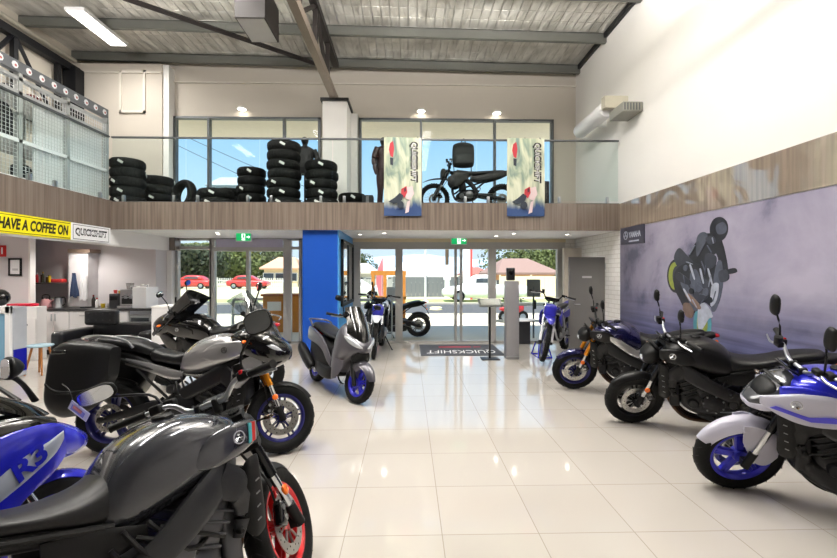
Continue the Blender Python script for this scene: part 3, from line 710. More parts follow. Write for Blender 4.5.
def headlight_naked(root, fk, m=blk, k=.58, fwd=.10, hh=.085, ww=.095, led=True):
    c = fk.at(k, 0, -fwd); b = B(fk.T); x, z = c.x, c.z
    b.loft([(x-.07, z-hh*.7, z+hh*.9, ww*.9), (x, z-hh, z+hh*1.1, ww*1.1), (x+.06, z-hh*.95, z+hh*.6, ww*.85), (x+.085, z-hh*.7, z+hh*.2, ww*.55)], n=20, e=3., sub=4)
    b.sweep([(x-.06, 0, z+hh*.8), (x-.02, 0, z+hh*1.4)], (.09, .01), n=10, e=4)
    h = b.build('headlight', m, root)
    l = B(fk.T)
    l.ball((x+.068, 0, z-hh*.35), (.03, .04, .035)); l.sweep([(x+.04, -ww*.75, z+hh*.25), (x+.082, -ww*.3, z+hh*.05)], (.006, .010), n=6).sweep([(x+.04, ww*.75, z+hh*.25), (x+.082, ww*.3, z+hh*.05)], (.006, .010), n=6)
    l.build('headlight_lens', lensm, h)
    for sg in (1, -1):
        B(fk.T).sweep([(x-.05, sg*.08, z+.02), (x-.05, sg*.19, z+.02)], (.006, .006), n=6).m(1).ball((x-.05, sg*.205, z+.02), (.014, .03, .012)).build('indicator', [blk, M('smoked_indicator', '3a2a1c', .2, coat=.5)], root)
    d = B(fk.T); p = fk.at(k+.20, 0, -.08); d.rbox(p, (.012, .15, .085), .01, 3, Matrix.Rotation(.9, 3, 'Y')).m(1).box(p+Vector((-.006, 0, .006)), (.004, .13, .07), Matrix.Rotation(.9, 3, 'Y'))
    d.build('dashboard', [blk, M('dash_screen', '22262c', .08, coat=1.)], root)

def windscreen(root, T, xb, zb, xt, zt, wb, wt, bow, m, name='windscreen', tip=.25):
    def fn(u, v):
        t = (u-.5)*2; w = wb+(wt-wb)*v; zz = zb+(zt-zb)*v-tip*(zt-zb)*t*t*v
        return (xb+(xt-xb)*v-bow*t*t+.03*math.sin(pi*v), w*t, zz)
    return B(T).shell(fn, 16, 10, .004).build(name, m, root, 60)

def naked(label, contact, heading, lean, steer, P, group=None):
    wb = P.get('wb', 1.43); ax, ra = wb/2, -wb/2; Rf, Rr = .298, .313
    root = place(contact, heading, lean, wb, 'motorcycle', label, 'motorcycle', group)
    fk = Fork(ax, Rf, math.radians(24.8), steer)
    wheel(root, 'front_wheel', ax, Rf, .118, P['rim'], fk.T, spokes=P.get('spokes', 5), discs=P.get('discs', (1, -1)), fat=P.get('fat', False))
    wheel(root, 'rear_wheel', ra, Rr, P.get('rw', .178), P['rim'], None, spokes=P.get('spokes', 5), discs=(-1,), dr=.122)
    fork_legs(root, fk, P['fork'], P.get('fork_low', blk), usd=P.get('usd', True))
    calipers(root, fk, sides=P.get('discs', (1, -1)))
    if not P.get('bigfender'):
        fender(root, fk, Rf, .066, P['fender'], 42, 150, .022, drop=.05)
        for sg in (1, -1): pass
    else:
        fender(root, fk, Rf, .085, P['fender'], 30, 172, .03, drop=.085)
        for sg in (1, -1):
            B(fk.T).loft([(ax-.20, .33, .50, .006, 3, sg*.088), (ax-.13, .27, .56, .008, 3, sg*.092), (ax-.05, .30, .60, .006, 3, sg*.088), (ax+.02, .46, .60, .004, 3, sg*.075)], sub=4, n=14).build('fender_stay', P['fender'], root)
    bars(root, fk, .755, mat=P.get('bar', steel), rise=P.get('rise', .06), mh=P.get('mh', .2), msz=P.get('msz', (.075, .045)), mout=P.get('mout', .02), mirs=P.get('mirs'))
    headlight_naked(root, fk, P.get('cowl', blk))
    frame_spar(root, P['frame']); engine(root, cyl=P.get('cyl', 3), em=P.get('em', eng), pipes=P.get('pipes', bronze), cm=P.get('cover', eng)); radiator(root, side=P.get('radside', blk)); swingarm(root, ra, Rr, P.get('swing', blk))
    tank_naked(root, P['tank'], P['side'], stripes=P.get('stripes'), big=P.get('big', 0.))
    seat_tail(root); pegs(root); sidestand(root, lean)
    fender(root, None, Rr, .07, blk, 60, 150, .03, T=False, cx=ra, cz=Rr, name='rear_hugger')
    for sg in (1, -1):
        s = B(); s.loft([(-.30, .66, .74, .006, 3, sg*.125), (-.2, .60, .73, .01, 3, sg*.13), (-.08, .60, .69, .01, 3, sg*.14), (.0, .62, .66, .005, 3, sg*.145)], sub=4, n=14).build('side_cover', P.get('sidecover', blk), root)
    if P.get('decal'): P['decal'](root, fk)
    return root, fk
# ---------------------------------------------------------------- other kinds of bike
ismoke = glass('smoked_screen', (.10, .10, .11), .25)
iclear = glass('clear_screen', (.58, .61, .62), .3)
def tourer(label, contact, heading, lean, steer, P):
    """tall sports tourer: high screen, stepped seat, side cases"""
    wb = 1.50; ax, ra = .75, -.75; Rf, Rr = .302, .315
    root = place(contact, heading, lean, wb, 'touring_motorcycle', label, 'motorcycle')
    fk = Fork(ax, Rf, math.radians(24.5), steer)
    wheel(root, 'front_wheel', ax, Rf, .118, P['rim'], fk.T); wheel(root, 'rear_wheel', ra, Rr, .175, P['rim'], None, discs=(-1,), dr=.122)
    fork_legs(root, fk, P['fork'], blk, top=.74); calipers(root, fk)
    fender(root, fk, Rf, .066, blk, 35, 150, .024, drop=.05)
    bars(root, fk, .80, mat=blk, rise=.09, mh=.23, msz=(.06, .038), mout=.06, half=.41)
    frame_spar(root, matb2); engine(root); radiator(root); swingarm(root, ra, Rr, matb2); pegs(root); sidestand(root, lean)
    fender(root, None, Rr, .07, blk, 60, 150, .03, T=False, cx=ra, cz=Rr, name='rear_hugger')
    t = B(); t.loft([(-.15, .72, .80, .09), (-.12, .69, .89, .13), (-.02, .68, .985, .16), (.10, .70, 1.04, .19), (.22, .73, 1.06, .21), (.34, .79, 1.04, .205), (.45, .85, .99, .15), (.49, .88, .95, .09)], n=32, e=2.9, sub=6)
    tk = t.build('tank', P['paint'], root)
    for sg in (1, -1):
        s = B(); s.loft([(.10, .84, .90, .006, 3, sg*.195), (.2, .80, .965, .016, 3, sg*.205), (.34, .82, .985, .02, 3, sg*.215), (.46, .87, .99, .018, 3, sg*.208), (.56, .90, .96, .008, 3, sg*.195)], n=18, sub=5)
        s.loft([(.34, .62, .70, .006, 3, sg*.19), (.42, .58, .80, .014, 3, sg*.20), (.52, .66, .86, .014, 3, sg*.205), (.62, .78, .87, .006, 3, sg*.19)], n=16, sub=4)
        w = s.build('side_wing', P['paint'], tk); e = B(); emblem(e, (.30, sg*.2335, .91), .026, (0, sg, .05)); e.build('emblem', badge if P.get('dark') else blk, w)
        q = B(); q.loft([(-.62, .78, .84, .008, 3, sg*.12), (-.4, .72, .80, .012, 3, sg*.135), (-.2, .66, .75, .012, 3, sg*.15), (-.08, .66, .72, .006, 3, sg*.16)], n=16, sub=4).build('side_cover', P['paint'], root)
    n = B(); n.loft([(.26, .92, 1.03, .13), (.38, .86, 1.09, .205), (.50, .80, 1.11, .235), (.62, .76, 1.08, .225), (.72, .77, 1.02, .18), (.79, .81, .96, .10), (.82, .85, .91, .03)], n=28, e=2.8, sub=5)
    n.loft([(.52, .74, .82, .10), (.66, .74, .84, .14), (.78, .80, .86, .08), (.81, .83, .85, .02)], n=18, sub=4)
    nose = n.build('front_fairing', P['nose'], root)
    for sg in (1, -1):
        B().sweep([(.655, sg*.205, .95), (.72, sg*.165, .925), (.785, sg*.09, .89)], [(.006, .014), (.014, .026), (.01, .016)], n=12, sub=4).build('headlight', lensm, nose)
        B().sweep([(.52, sg*.21, .98), (.50, sg*.29, .98)], (.007, .007), n=6).m(1).ball((.50, sg*.31, .98), (.018, .035, .016)).build('indicator', [blk, orange], root)
    windscreen(root, None, *P.get('scr', (.73, 1.0, .38, 1.46, .20, .16, .12)), P['screen'])
    k = B(); k.sweep([(.52, 0, 1.0), (.47, 0, 1.30)], (.012, .012), n=6).bb(.50, .53, -.10, .10, 1.03, 1.05).rbox((.44, 0, 1.10), (.02, .20, .11), .01, 3, Matrix.Rotation(.5, 3, 'Y')).m(1).box((.432, 0, 1.105), (.008, .17, .085), Matrix.Rotation(.5, 3, 'Y'))
    k.build('dashboard', [blk, M('lit_dash', '3c2a2c', .1, coat=.8)], root)
    s = B(); s.loft([(-.42, .83, .90, .10), (-.38, .80, .925, .14), (-.28, .785, .90, .155), (-.16, .76, .885, .15), (-.09, .77, .91, .12), (-.06, .80, .925, .07)], n=26, e=2.8, sub=5)
    s.loft([(-.93, .98, 1.01, .06), (-.88, .935, 1.03, .12), (-.70, .90, 1.02, .14), (-.52, .87, .99, .14), (-.42, .85, .945, .12), (-.39, .86, .92, .08)], n=26, e=2.8, sub=5)
    s.build('seat', vinyl, root)
    t = B(); t.loft([(-1.02, .93, .97, .04), (-.9, .87, .95, .10), (-.6, .80, .90, .12), (-.35, .72, .80, .13), (-.15, .68, .74, .12)], n=20, e=3.2, sub=4)
    for sg in (1, -1):
        t.tube([(-.12, sg*.13, .68), (-.5, sg*.14, .78), (-.95, sg*.12, .93)], .013, 8, 3).tube([(-.2, sg*.12, .48), (-.5, sg*.14, .74)], .013, 8)
        t.m(1).tube([(-.55, sg*.145, .93), (-.62, sg*.175, 1.0), (-.85, sg*.175, 1.035), (-1.02, sg*.13, 1.02), (-1.03, sg*.05, 1.0)], .011, 8, 4).m(0)
    tu = t.build('tail_unit', [blk, steel], root)
    B().loft([(-1.05, .93, .955, .04), (-1.035, .925, .965, .07), (-1.0, .92, .97, .08)], sub=2, n=14).build('tail_light', redl, tu)
    B().sweep([(-.9, 0, .86), (-1.03, 0, .74), (-1.08, 0, .60)], [(.04, .014), (.04, .01), (.05, .008)], n=8, e=4, sub=3).build('plate_holder', blk, root)
    if P.get('cases'):
        for sg in (1, -1):
            c = B(); y = sg*.31
            c.loft([(-1.08, .58, .84, .07, 5, y), (-1.05, .46, .93, .12, 5, y), (-.96, .38, .985, .135, 5, y), (-.84, .38, .985, .135, 5, y), (-.70, .50, .97, .12, 5, y-.01*sg), (-.60, .68, .94, .07, 5, y-.02*sg)], n=24, sub=5)
            cs = c.build('side_case', matb, root)
            B().loft([(-1.05, .62, .66, .128, 4, y), (-.94, .56, .60, .152, 4, y), (-.75, .56, .60, .14, 4, y), (-.70, .62, .64, .10, 4, y)], n=24, sub=4).build('case_trim', blk, cs)
            B().rbox((-.96, y+sg*.128, .90), (.12, .03, .035), .01).build('case_latch', blkg, cs)
    return root

def mudguard_strip(root, fkT, pts, sizes, mat, name):
    return B(fkT).sweep(pts, sizes, n=12, e=2.6, sub=5).build(name, mat, root, 60)

def dirt_bike(label, contact, heading, lean, steer, P, group=None):
    wb = 1.48; ax, ra = .74, -.74; Rf, Rr = .345, .33
    root = place(contact, heading, lean, wb, 'dirt_bike', label, 'dirt bike', group)
    root.location.z = P.get('lift', 0.)
    fk = Fork(ax, Rf, math.radians(26), steer)
    wheel(root, 'front_wheel', ax, Rf, .085, P['rim'], fk.T, 'wire', discs=(1,), rr=.275, dr=.125); wheel(root, 'rear_wheel', ra, Rr, .11, P['rim'], None, 'wire', discs=(-1,), rr=.24, dr=.11)
    fork_legs(root, fk, P.get('fork', steel), blk, y=.095, top=.72, ru=.029, split=.34); calipers(root, fk, sides=(1,), ref=False)
    g = B(fk.T)
    for sg in (1, -1): g.sweep([fk.at(.02, sg*.10, -.03), fk.at(.32, sg*.10, -.035)], [(.025, .02), (.02, .018)], n=10, e=3)
    g.build('fork_guard', P.get('guard', P['paint']), root)
    c = fk.at(.44, 0, -.02)
    mudguard_strip(root, fk.T, [c+Vector((-.30, 0, -.03)), c+Vector((-.12, 0, .03)), c+Vector((.06, 0, .05)), c+Vector((.26, 0, .025)), c+Vector((.42, 0, -.03))], [(.05, .012), (.085, .016), (.095, .018), (.075, .014), (.035, .006)], P['fender'], 'front_fender')
    p = B(fk.T); q = fk.at(.60, 0, -.07); Rm = Matrix.Rotation(-.45, 3, 'Y')
    p.loft([(q.x-.05, q.z-.10, q.z+.11, .10), (q.x-.01, q.z-.12, q.z+.13, .115), (q.x+.03, q.z-.12, q.z+.11, .09), (q.x+.05, q.z-.09, q.z+.06, .05)], n=20, e=3.2, sub=4).build('number_plate', P['plate'], root)
    bars(root, fk, .775, half=.40, rise=.11, back=.09, mat=P.get('bar', blk), mirrors=False, pad=P.get('pad', blk))
    f = B()
    for sg in (1, -1):
        f.sweep([(.38, sg*.03, .93), (.20, sg*.12, .86), (-.06, sg*.13, .68), (-.20, sg*.11, .46), (-.16, sg*.09, .36)], [(.02, .03), (.018, .032), (.018, .03), (.018, .035), (.018, .03)], n=10, e=3.4, sub=4)
        f.tube([(.36, sg*.02, .86), (.36, sg*.07, .60), (.28, sg*.10, .36), (.10, sg*.11, .30), (-.16, sg*.1, .36)], .017, 8, 4)
        f.tube([(-.04, sg*.11, .74), (-.40, sg*.09, .86), (-.72, sg*.06, .92)], .012, 8, 3).tube([(-.16, sg*.1, .54), (-.55, sg*.08, .86)], .011, 8)
    f.build('frame', P['frame'], root)
    e = B(); e.loft([(-.20, .36, .50, .08), (-.12, .30, .54, .125), (.05, .28, .54, .135), (.2, .30, .48, .12), (.26, .34, .42, .07)], e=3.2, sub=4)
    Rm2 = Matrix.Rotation(.12, 3, 'Y'); e.rbox((.12, 0, .60), (.16, .19, .2), .03, 3, Rm2).rbox((.13, 0, .73), (.15, .18, .09), .03, 3, Rm2)
    en = e.build('engine', P.get('engine', eng), root)
    for sg in (1, -1): B().lathe([(0, sg*.165), (.05, sg*.163), (.075, sg*.15), (.09, sg*.12)], (-.03, 0, .42), n=24).lathe([(0, sg*.15), (.045, sg*.148), (.06, sg*.12)], (.13, 0, .40), n=18).build('clutch_cover' if sg < 0 else 'generator_cover', engs, en)
    x = B(); x.tube([(.20, -.04, .68), (.31, -.07, .62), (.30, -.13, .48), (.12, -.16, .60), (-.15, -.15, .68), (-.35, -.14, .74)], .02, 10, 4)
    x.m(1).sweep([(-.33, -.14, .735), (-.40, -.145, .76), (-.72, -.15, .86), (-.78, -.15, .88)], [(.025, .025), (.048, .052), (.046, .05), (.03, .03)], n=14, sub=2).build('exhaust', [P.get('pipe', engs), P.get('can', steel)], root)
    swingarm(root, ra, Rr, P.get('swing', steel), px=-.18, pz=.42, y=.10)
    for sg in (1, -1):
        s = B(); s.loft([(-.02, .80, .88, .006, 3, sg*.125), (.10, .68, .90, .012, 3, sg*.15), (.26, .58, .88, .016, 3, sg*.185), (.38, .62, .82, .014, 3, sg*.195), (.44, .70, .78, .006, 3, sg*.185)], n=18, sub=5).build('radiator_shroud', P['paint'], root)
        s = B(); s.loft([(-.90, .88, .92, .006, 3, sg*.09), (-.74, .80, .92, .012, 3, sg*.125), (-.5, .73, .87, .012, 3, sg*.145), (-.25, .71, .83, .01, 3, sg*.14), (-.05, .75, .81, .005, 3, sg*.13)], n=18, sub=5).build('side_panel', P['panel'], root)
    B().loft([(-.05, .82, .88, .06), (.05, .80, .93, .11), (.2, .82, .96, .13), (.32, .86, .95, .10), (.37, .88, .93, .05)], n=22, sub=4).build('tank', P['paint'], root)
    B().loft([(-.80, .915, .945, .045), (-.7, .88, .955, .07), (-.4, .86, .945, .085), (-.1, .84, .94, .085), (.12, .88, .965, .075), (.24, .93, .985, .05)], n=22, e=3., sub=5).build('seat', vinyl, root)
    mudguard_strip(root, None, [(-.58, 0, .86), (-.78, 0, .91), (-.98, 0, .955), (-1.12, 0, .985)], [(.08, .02), (.10, .018), (.085, .012), (.05, .005)], P['tail'], 'rear_fender')
    pegs(root, -.14, .37)
    if P.get('stand', True): sidestand(root, lean, -.1, .27, .36)
    return root

def scooter(label, contact, heading, lean, steer, P):
    wb = 1.34; ax, ra = .67, -.67; Rf, Rr = .245, .24
    root = place(contact, heading, lean, wb, 'motor_scooter', label, 'scooter')
    fk = Fork(ax, Rf, math.radians(26), steer); g = P['paint']
    wheel(root, 'front_wheel', ax, Rf, .115, P['rim'], fk.T, discs=(1,), rr=.168, dr=.115); wheel(root, 'rear_wheel', ra, Rr, .13, P['rim'], None, discs=(-1,), rr=.165, dr=.11)
    fork_legs(root, fk, blk, blk, y=.085, top=.60, usd=False, ru=.026, rl=.018, split=.26); calipers(root, fk, .07, (1,), ref=False)
    fender(root, fk, Rf, .085, g, 15, 168, .035, drop=.09)
    B(fk.T).loft([(ax-.16, .30, .44, .05), (ax-.10, .28, .50, .095), (ax-.02, .36, .52, .09), (ax+.06, .44, .50, .05)], n=18, sub=4).build('fender_skirt', g, root)
    f = B(); f.loft([(.20, .34, .80, .16), (.26, .30, .92, .21), (.36, .36, .98, .225), (.46, .46, .93, .22), (.58, .54, .84, .185), (.68, .60, .76, .12), (.73, .64, .71, .05)], n=30, e=2.7, sub=5)
    fr = f.build('front_fairing', g, root)
    B().loft([(.585, .50, .60, .10), (.64, .48, .60, .13), (.70, .56, .64, .09)], n=18, sub=3).build('front_grille', blk, fr)
    for sg in (1, -1):
        B().sweep([(.53, sg*.205, .795), (.62, sg*.165, .755), (.695, sg*.095, .705), (.73, sg*.035, .68)], [(.006, .012), (.018, .034), (.016, .026), (.006, .01)], n=12, sub=4).build('headlight', lensm, fr)
        s = B(); s.loft([(.16, .26, .60, .01, 3, sg*.17), (.28, .22, .56, .016, 3, sg*.195), (.42, .28, .50, .012, 3, sg*.19), (.52, .40, .50, .006, 3, sg*.17)], n=18, sub=4).build('leg_shield_side', g, root)
        s = B(); s.loft([(-.90, .68, .76, .008, 3, sg*.10), (-.80, .62, .80, .022, 3, sg*.155), (-.55, .60, .79, .024, 3, sg*.19), (-.30, .58, .745, .024, 3, sg*.2), (-.10, .53, .67, .02, 3, sg*.2), (.08, .42, .56, .014, 3, sg*.2), (.2, .36, .46, .006, 3, sg*.195)], n=20, sub=5).build('rear_side_panel', g, root)
        s = B(); s.loft([(-.34, .24, .40, .02, 3, sg*.17), (-.1, .20, .36, .03, 3, sg*.20), (.2, .20, .36, .03, 3, sg*.20), (.34, .24, .40, .015, 3, sg*.17)], n=18, sub=4).build('footboard', blk, root)
    B().loft([(-.78, .40, .68, .12), (-.6, .32, .70, .175), (-.35, .26, .69, .20), (-.05, .22, .64, .195), (.12, .22, .66, .175), (.26, .26, .80, .15)], n=22, e=3.2, sub=4).build('body_core', blk, root)
    B().loft([(-.86, .80, .85, .07), (-.76, .77, .875, .13), (-.55, .755, .865, .15), (-.40, .74, .82, .155), (-.28, .72, .785, .155), (-.1, .69, .76, .13), (.02, .68, .73, .08)], n=26, e=2.9, sub=5).build('seat', vinyl, root)
    t = B()
    for sg in (1, -1): t.tube([(-.68, sg*.16, .80), (-.80, sg*.16, .88), (-.95, sg*.12, .90), (-.99, 0, .90)], .014, 8, 4)
    t.build('grab_rail', g, root)
    B().loft([(-.97, .66, .74, .06), (-.93, .62, .78, .10), (-.86, .62, .78, .12)], n=18, sub=3).build('tail_light', redl, root)
    def scr(u, v):
        tt = (u-.5)*2; w = (.175-.04*v)*(1 if v < .9 else 1-.8*(v-.9)); return (.70-.33*v+.05*math.sin(pi*v)-.15*tt*tt*(1-.35*v), w*tt, .73+.45*v-.03*tt*tt*v)
    B().shell(scr, 16, 12, .004).build('windscreen', blkg, root, 60)
    B().loft([(.36, .86, .98, .13), (.44, .84, 1.03, .14), (.52, .80, .95, .13), (.57, .78, .86, .08)], n=20, sub=4).build('dash_cowl', blk, root)
    bars(root, fk, .80, half=.36, rise=.03, back=.13, mat=blk, mh=.16, mout=.10, msz=(.062, .036))
    x = B(); x.tube([(-.1, -.10, .26), (-.3, -.17, .22), (-.46, -.2, .26)], .02, 10, 3).m(1).sweep([(-.40, -.2, .25), (-.48, -.205, .285), (-.86, -.215, .46), (-.92, -.215, .485)], [(.035, .04), (.06, .075), (.062, .078), (.035, .045)], n=16, e=2.6, sub=3)
    x.build('exhaust', [engs, blk], root)
    e = B(); e.loft([(-.74, .18, .32, .04, 3, .10), (-.6, .16, .36, .07, 3, .10), (-.3, .18, .34, .08, 3, .08), (-.15, .2, .3, .06, 3, .06)], sub=4).build('engine', eng, root)
    for sg in (1, -1): B().tube([(-.66, sg*.13, .30), (-.58, sg*.14, .62)], .022, 10).m(1).tube([(-.655, sg*.13, .32), (-.61, sg*.137, .5)], .032, 10).build('shock_absorber', [steel, wblue], root)
    fender(root, None, Rr, .075, blk, 40, 150, .03, T=False, cx=ra, cz=Rr, name='rear_mudguard')
    sidestand(root, lean, -.22, .24, .2)
    return root

def sports_bike(label, contact, heading, lean, steer, P):
    wb = 1.38; ax, ra = .69, -.69; Rf, Rr = .297, .30
    root = place(contact, heading, lean, wb, 'sports_motorcycle', label, 'motorcycle')
    fk = Fork(ax, Rf, math.radians(25), steer); c = P['paint']
    wheel(root, 'front_wheel', ax, Rf, .11, P['rim'], fk.T, discs=(1,)); wheel(root, 'rear_wheel', ra, Rr, .14, P['rim'], None, discs=(-1,), dr=.11)
    fork_legs(root, fk, forkb, blk, y=.095, top=.64); calipers(root, fk, sides=(1,))
    fender(root, fk, Rf, .065, c, 45, 160, .022, drop=.05)
    bars(root, fk, .66, half=.335, rise=-.005, back=.13, mat=blk, mirrors=False)
    frame_spar(root, matb2); engine(root, cyl=2); radiator(root); swingarm(root, ra, Rr, matb2); pegs(root); sidestand(root, lean)
    t = B(); t.loft([(-.13, .70, .76, .08), (-.10, .66, .86, .12), (.0, .66, .955, .15), (.14, .68, .99, .175), (.27, .72, .975, .175), (.37, .78, .92, .12), (.40, .81, .88, .06)], n=30, e=2.7, sub=6)
    tk = t.build('tank', blkg, root)
    for sg in (1, -1):
        B().loft([(-.12, .67, .72, .006, 3, sg*.135), (0, .67, .83, .014, 3, sg*.16), (.16, .70, .90, .016, 3, sg*.182), (.30, .77, .90, .010, 3, sg*.178), (.36, .81, .87, .005, 3, sg*.16)], n=18, sub=5).build('tank_side', c, tk)
        s = B()                                                       # side fairing: one blade from the nose down to the belly
        s.loft([(.02, .50, .62, .006, 3, sg*.19), (.12, .40, .72, .016, 3, sg*.215), (.28, .32, .79, .022, 3, sg*.232), (.42, .40, .84, .022, 3, sg*.236), (.54, .55, .87, .02, 3, sg*.228), (.66, .64, .87, .016, 3, sg*.205), (.72, .70, .84, .006, 3, sg*.175)], n=20, sub=6)
        sf = s.build('side_fairing', c, root)
        b = B(); b.loft([(.28, .50, .56, .023, 4, sg*.2345), (.42, .56, .665, .0245, 4, sg*.238), (.54, .63, .75, .0225, 4, sg*.231), (.66, .715, .80, .018, 4, sg*.208), (.71, .78, .82, .010, 4, sg*.185)], n=16, sub=5); b.build('decal_band', M('silver_decal', 'aeb6c6', .3, .3), sf)
        q = B(); q.loft([(-.28, .22, .34, .02, 3, sg*.12), (-.1, .19, .40, .03, 3, sg*.16), (.15, .2, .42, .03, 3, sg*.18), (.34, .28, .46, .015, 3, sg*.19)], n=18, sub=4).build('belly_pan', c, root)
        B().loft([(.06, .66, .74, .05, 3, sg*.15), (.22, .70, .86, .075, 3, sg*.155), (.42, .76, .925, .085, 3, sg*.145), (.58, .78, .925, .09, 3, sg*.115), (.70, .78, .885, .07, 3, sg*.08)], n=16, sub=4).build('inner_panel', blkg, root)
    n = B(); n.loft([(.50, .74, .84, .17), (.58, .70, .86, .20), (.68, .67, .87, .185), (.77, .67, .83, .135), (.83, .69, .78, .07), (.85, .71, .76, .03)], n=26, e=2.7, sub=5)
    nf = n.build('front_fairing', c, root)
    for sg in (1, -1):
        B().sweep([(.67, sg*.17, .80), (.745, sg*.125, .77), (.80, sg*.07, .75)], [(.006, .012), (.014, .02), (.008, .01)], n=12, sub=4).build('headlight', lensm, nf)
        m = B(); m.sweep([(.62, sg*.15, .985), (.56, sg*.25, 1.07), (.51, sg*.30, 1.12)], [(.016, .01), (.012, .008), (.012, .012)], n=8, sub=3); e = Vector((.50, sg*.345, 1.15))
        m.loft([(e.x-.014, e.z-.045, e.z+.045, .082, 3, e.y), (e.x, e.z-.05, e.z+.05, .088, 3, e.y), (e.x+.03, e.z-.03, e.z+.03, .055, 2.6, e.y), (e.x+.045, e.z-.01, e.z+.01, .02, 2.4, e.y)], n=22, sub=3)
        mo = m.build('mirror', blk, root); B().loft([(e.x-.0165, e.z-.042, e.z+.042, .077, 3, e.y), (e.x-.0145, e.z-.042, e.z+.042, .077, 3, e.y)], n=22, sub=1).build('mirror_glass', mirror, mo)
    windscreen(root, None, .70, .90, .45, 1.06, .165, .12, .10, ismoke)
    B().rbox((.44, 0, .96), (.02, .17, .10), .01, 3, Matrix.Rotation(.7, 3, 'Y')).build('dashboard', blk, root)
    seat_tail(root, tm=c)
    B().loft([(-.42, .84, .90, .10), (-.62, .87, .98, .10), (-.80, .90, .985, .06)], n=18, sub=4).build('rear_cowl', c, root)
    return root, fk
# ---------------------------------------------------------------- the bikes on show
greyp = M('dark_grey_gloss_paint', '3b3d44', .16, .35, coat=1., vary=.03)
greyd = M('dark_grey_satin', '28292c', .32, .2, coat=.15, spec=.4)
matb = M('matte_black_paint', '111112', .36, .1, vary=.05, spec=.4)
matb2 = M('satin_black_cover', '141416', .4, .1, vary=.05, spec=.35)
palegrey = M('pale_grey_paint', 'b9b7c6', .28, coat=.5, vary=.02)
rblue = M('racing_blue_paint', '2328c4', .18, .25, coat=1., vary=.03)
dblue = M('deep_blue_paint', '18194a', .2, .4, coat=1.)
silverp = M('silver_paint', 'a9a8aa', .22, .65, coat=.8, vary=.02)
enduro = M('enduro_blue_plastic', '2b2aa0', .3, coat=.4)
whitep = M('white_plastic_panel', 'e6e7ea', .3, coat=.3)
cyan = M('cyan_stripe', '58b9c8', .3); redst = M('red_stripe', 'd8362f', .3); greyst = M('grey_stripe', '9b9b9b', .3)
vioblue = M('violet_blue_decal', '4b46c9', .3)
naked('dark grey naked motorcycle with red wheels, nearest in the left foreground', (-.60, 2.22, 0), 32, math.radians(11), math.radians(30),
      dict(rim=wred, fork=forkb, fender=blk, frame=greyd, tank=greyp, side=greyp, stripes=[cyan, redst, greyst], bar=steel, mirs={1: (.26, .13, (.105, .044), -18), -1: (.10, .165, (.072, .06), 0)}, cover=M('engine_grey', '55565a', .4, .5), em=M('engine_grey', '55565a', .4, .5)))
def wedge(root, fk):
    for sg in (1, -1): B().loft([(-.14, .58, .64, .006, 3, sg*.18), (-.02, .62, .73, .014, 3, sg*.206), (.12, .71, .82, .014, 3, sg*.216), (.24, .80, .86, .006, 3, sg*.208)], n=16, sub=5).build('silver_wedge', silverp, root)
naked('matte black naked motorcycle in the right row under the printed rider', gp(634, 423), 301, math.radians(10), math.radians(26),
      dict(rim=wblk, fork=forkb, fender=matb, frame=matb2, tank=matb, side=matb, bar=steel, mh=.22, msz=(.036, .064)))
naked('black naked motorcycle with gold forks and a silver and blue tank', gp(575, 389), 300, math.radians(10), math.radians(24),
      dict(rim=navy, fork=gold, fender=dblue, frame=matb2, tank=dblue, side=matb, sidecover=silverp, bar=blk, mh=.22, msz=(.036, .06), decal=wedge))
def mt_decal(root, fk):
    c = fk.at(.60, 0, -.10)
    h = B(fk.T); h.loft([(c.x-.11, c.z-.0, c.z+.13, .07), (c.x-.04, c.z-.05, c.z+.10, .115), (c.x+.06, c.z-.08, c.z+.02, .105), (c.x+.13, c.z-.09, c.z-.035, .06), (c.x+.145, c.z-.08, c.z-.055, .03)], n=22, e=2.8, sub=5)
    hc = h.build('headlight_cowl', M('grey_cowl', '4d4e53', .2, .3, coat=.8), root)
    B(fk.T).loft([(c.x-.06, c.z-.085, c.z-.01, .10), (c.x+.05, c.z-.115, c.z-.035, .125), (c.x+.13, c.z-.11, c.z-.055, .07), (c.x+.15, c.z-.095, c.z-.07, .03)], n=20, e=2.8, sub=4).build('cowl_lower', palegrey, hc)
    for sg in (1, -1):
        s = B(); s.loft([(.08, .72, .80, .006, 3, sg*.20), (.20, .68, .875, .018, 3, sg*.212), (.36, .68, .885, .024, 3, sg*.222), (.48, .72, .86, .022, 3, sg*.216), (.58, .78, .83, .008, 3, sg*.20)], n=18, sub=5)
        w = s.build('side_wing', palegrey, root); e = B(); emblem(e, (.40, sg*.2475, .815), .03, (0, sg, .05)); e.build('emblem', badge, w)
        B().plate([(.14, .735), (.33, .715), (.53, .775), (.50, .79), (.34, .745), (.22, .76)], sg*.243-.005, sg*.243+.005).build('stripe', vioblue, w)
def mt_parts(root, fk):
    mt_decal(root, fk)
    B().loft([(-.22, .24, .40, .10), (-.05, .17, .42, .16), (.18, .17, .40, .165), (.36, .26, .44, .12), (.43, .34, .42, .05)], n=22, e=2.8, sub=5).build('belly_pan', matb2, root)
naked('pale grey and blue small naked motorcycle with blue wheels, nearest on the right', gp(737, 489), 306, math.radians(9), math.radians(28),
      dict(wb=1.38, rim=wblue, fork=forkb, fender=palegrey, bigfender=True, frame=matb2, tank=rblue, side=rblue, bar=steel, rw=.14, discs=(-1,), fat=True, cyl=2, pipes=blk, msz=(.042, .078), mh=.22, decal=mt_parts, big=.0))
tourer('silver touring motorcycle with gold forks, blue wheels and black side cases', gp(279, 453), 91, math.radians(9), math.radians(28),
       dict(rim=navy, fork=gold, paint=silverp, nose=blkg, screen=iclear, cases=True))
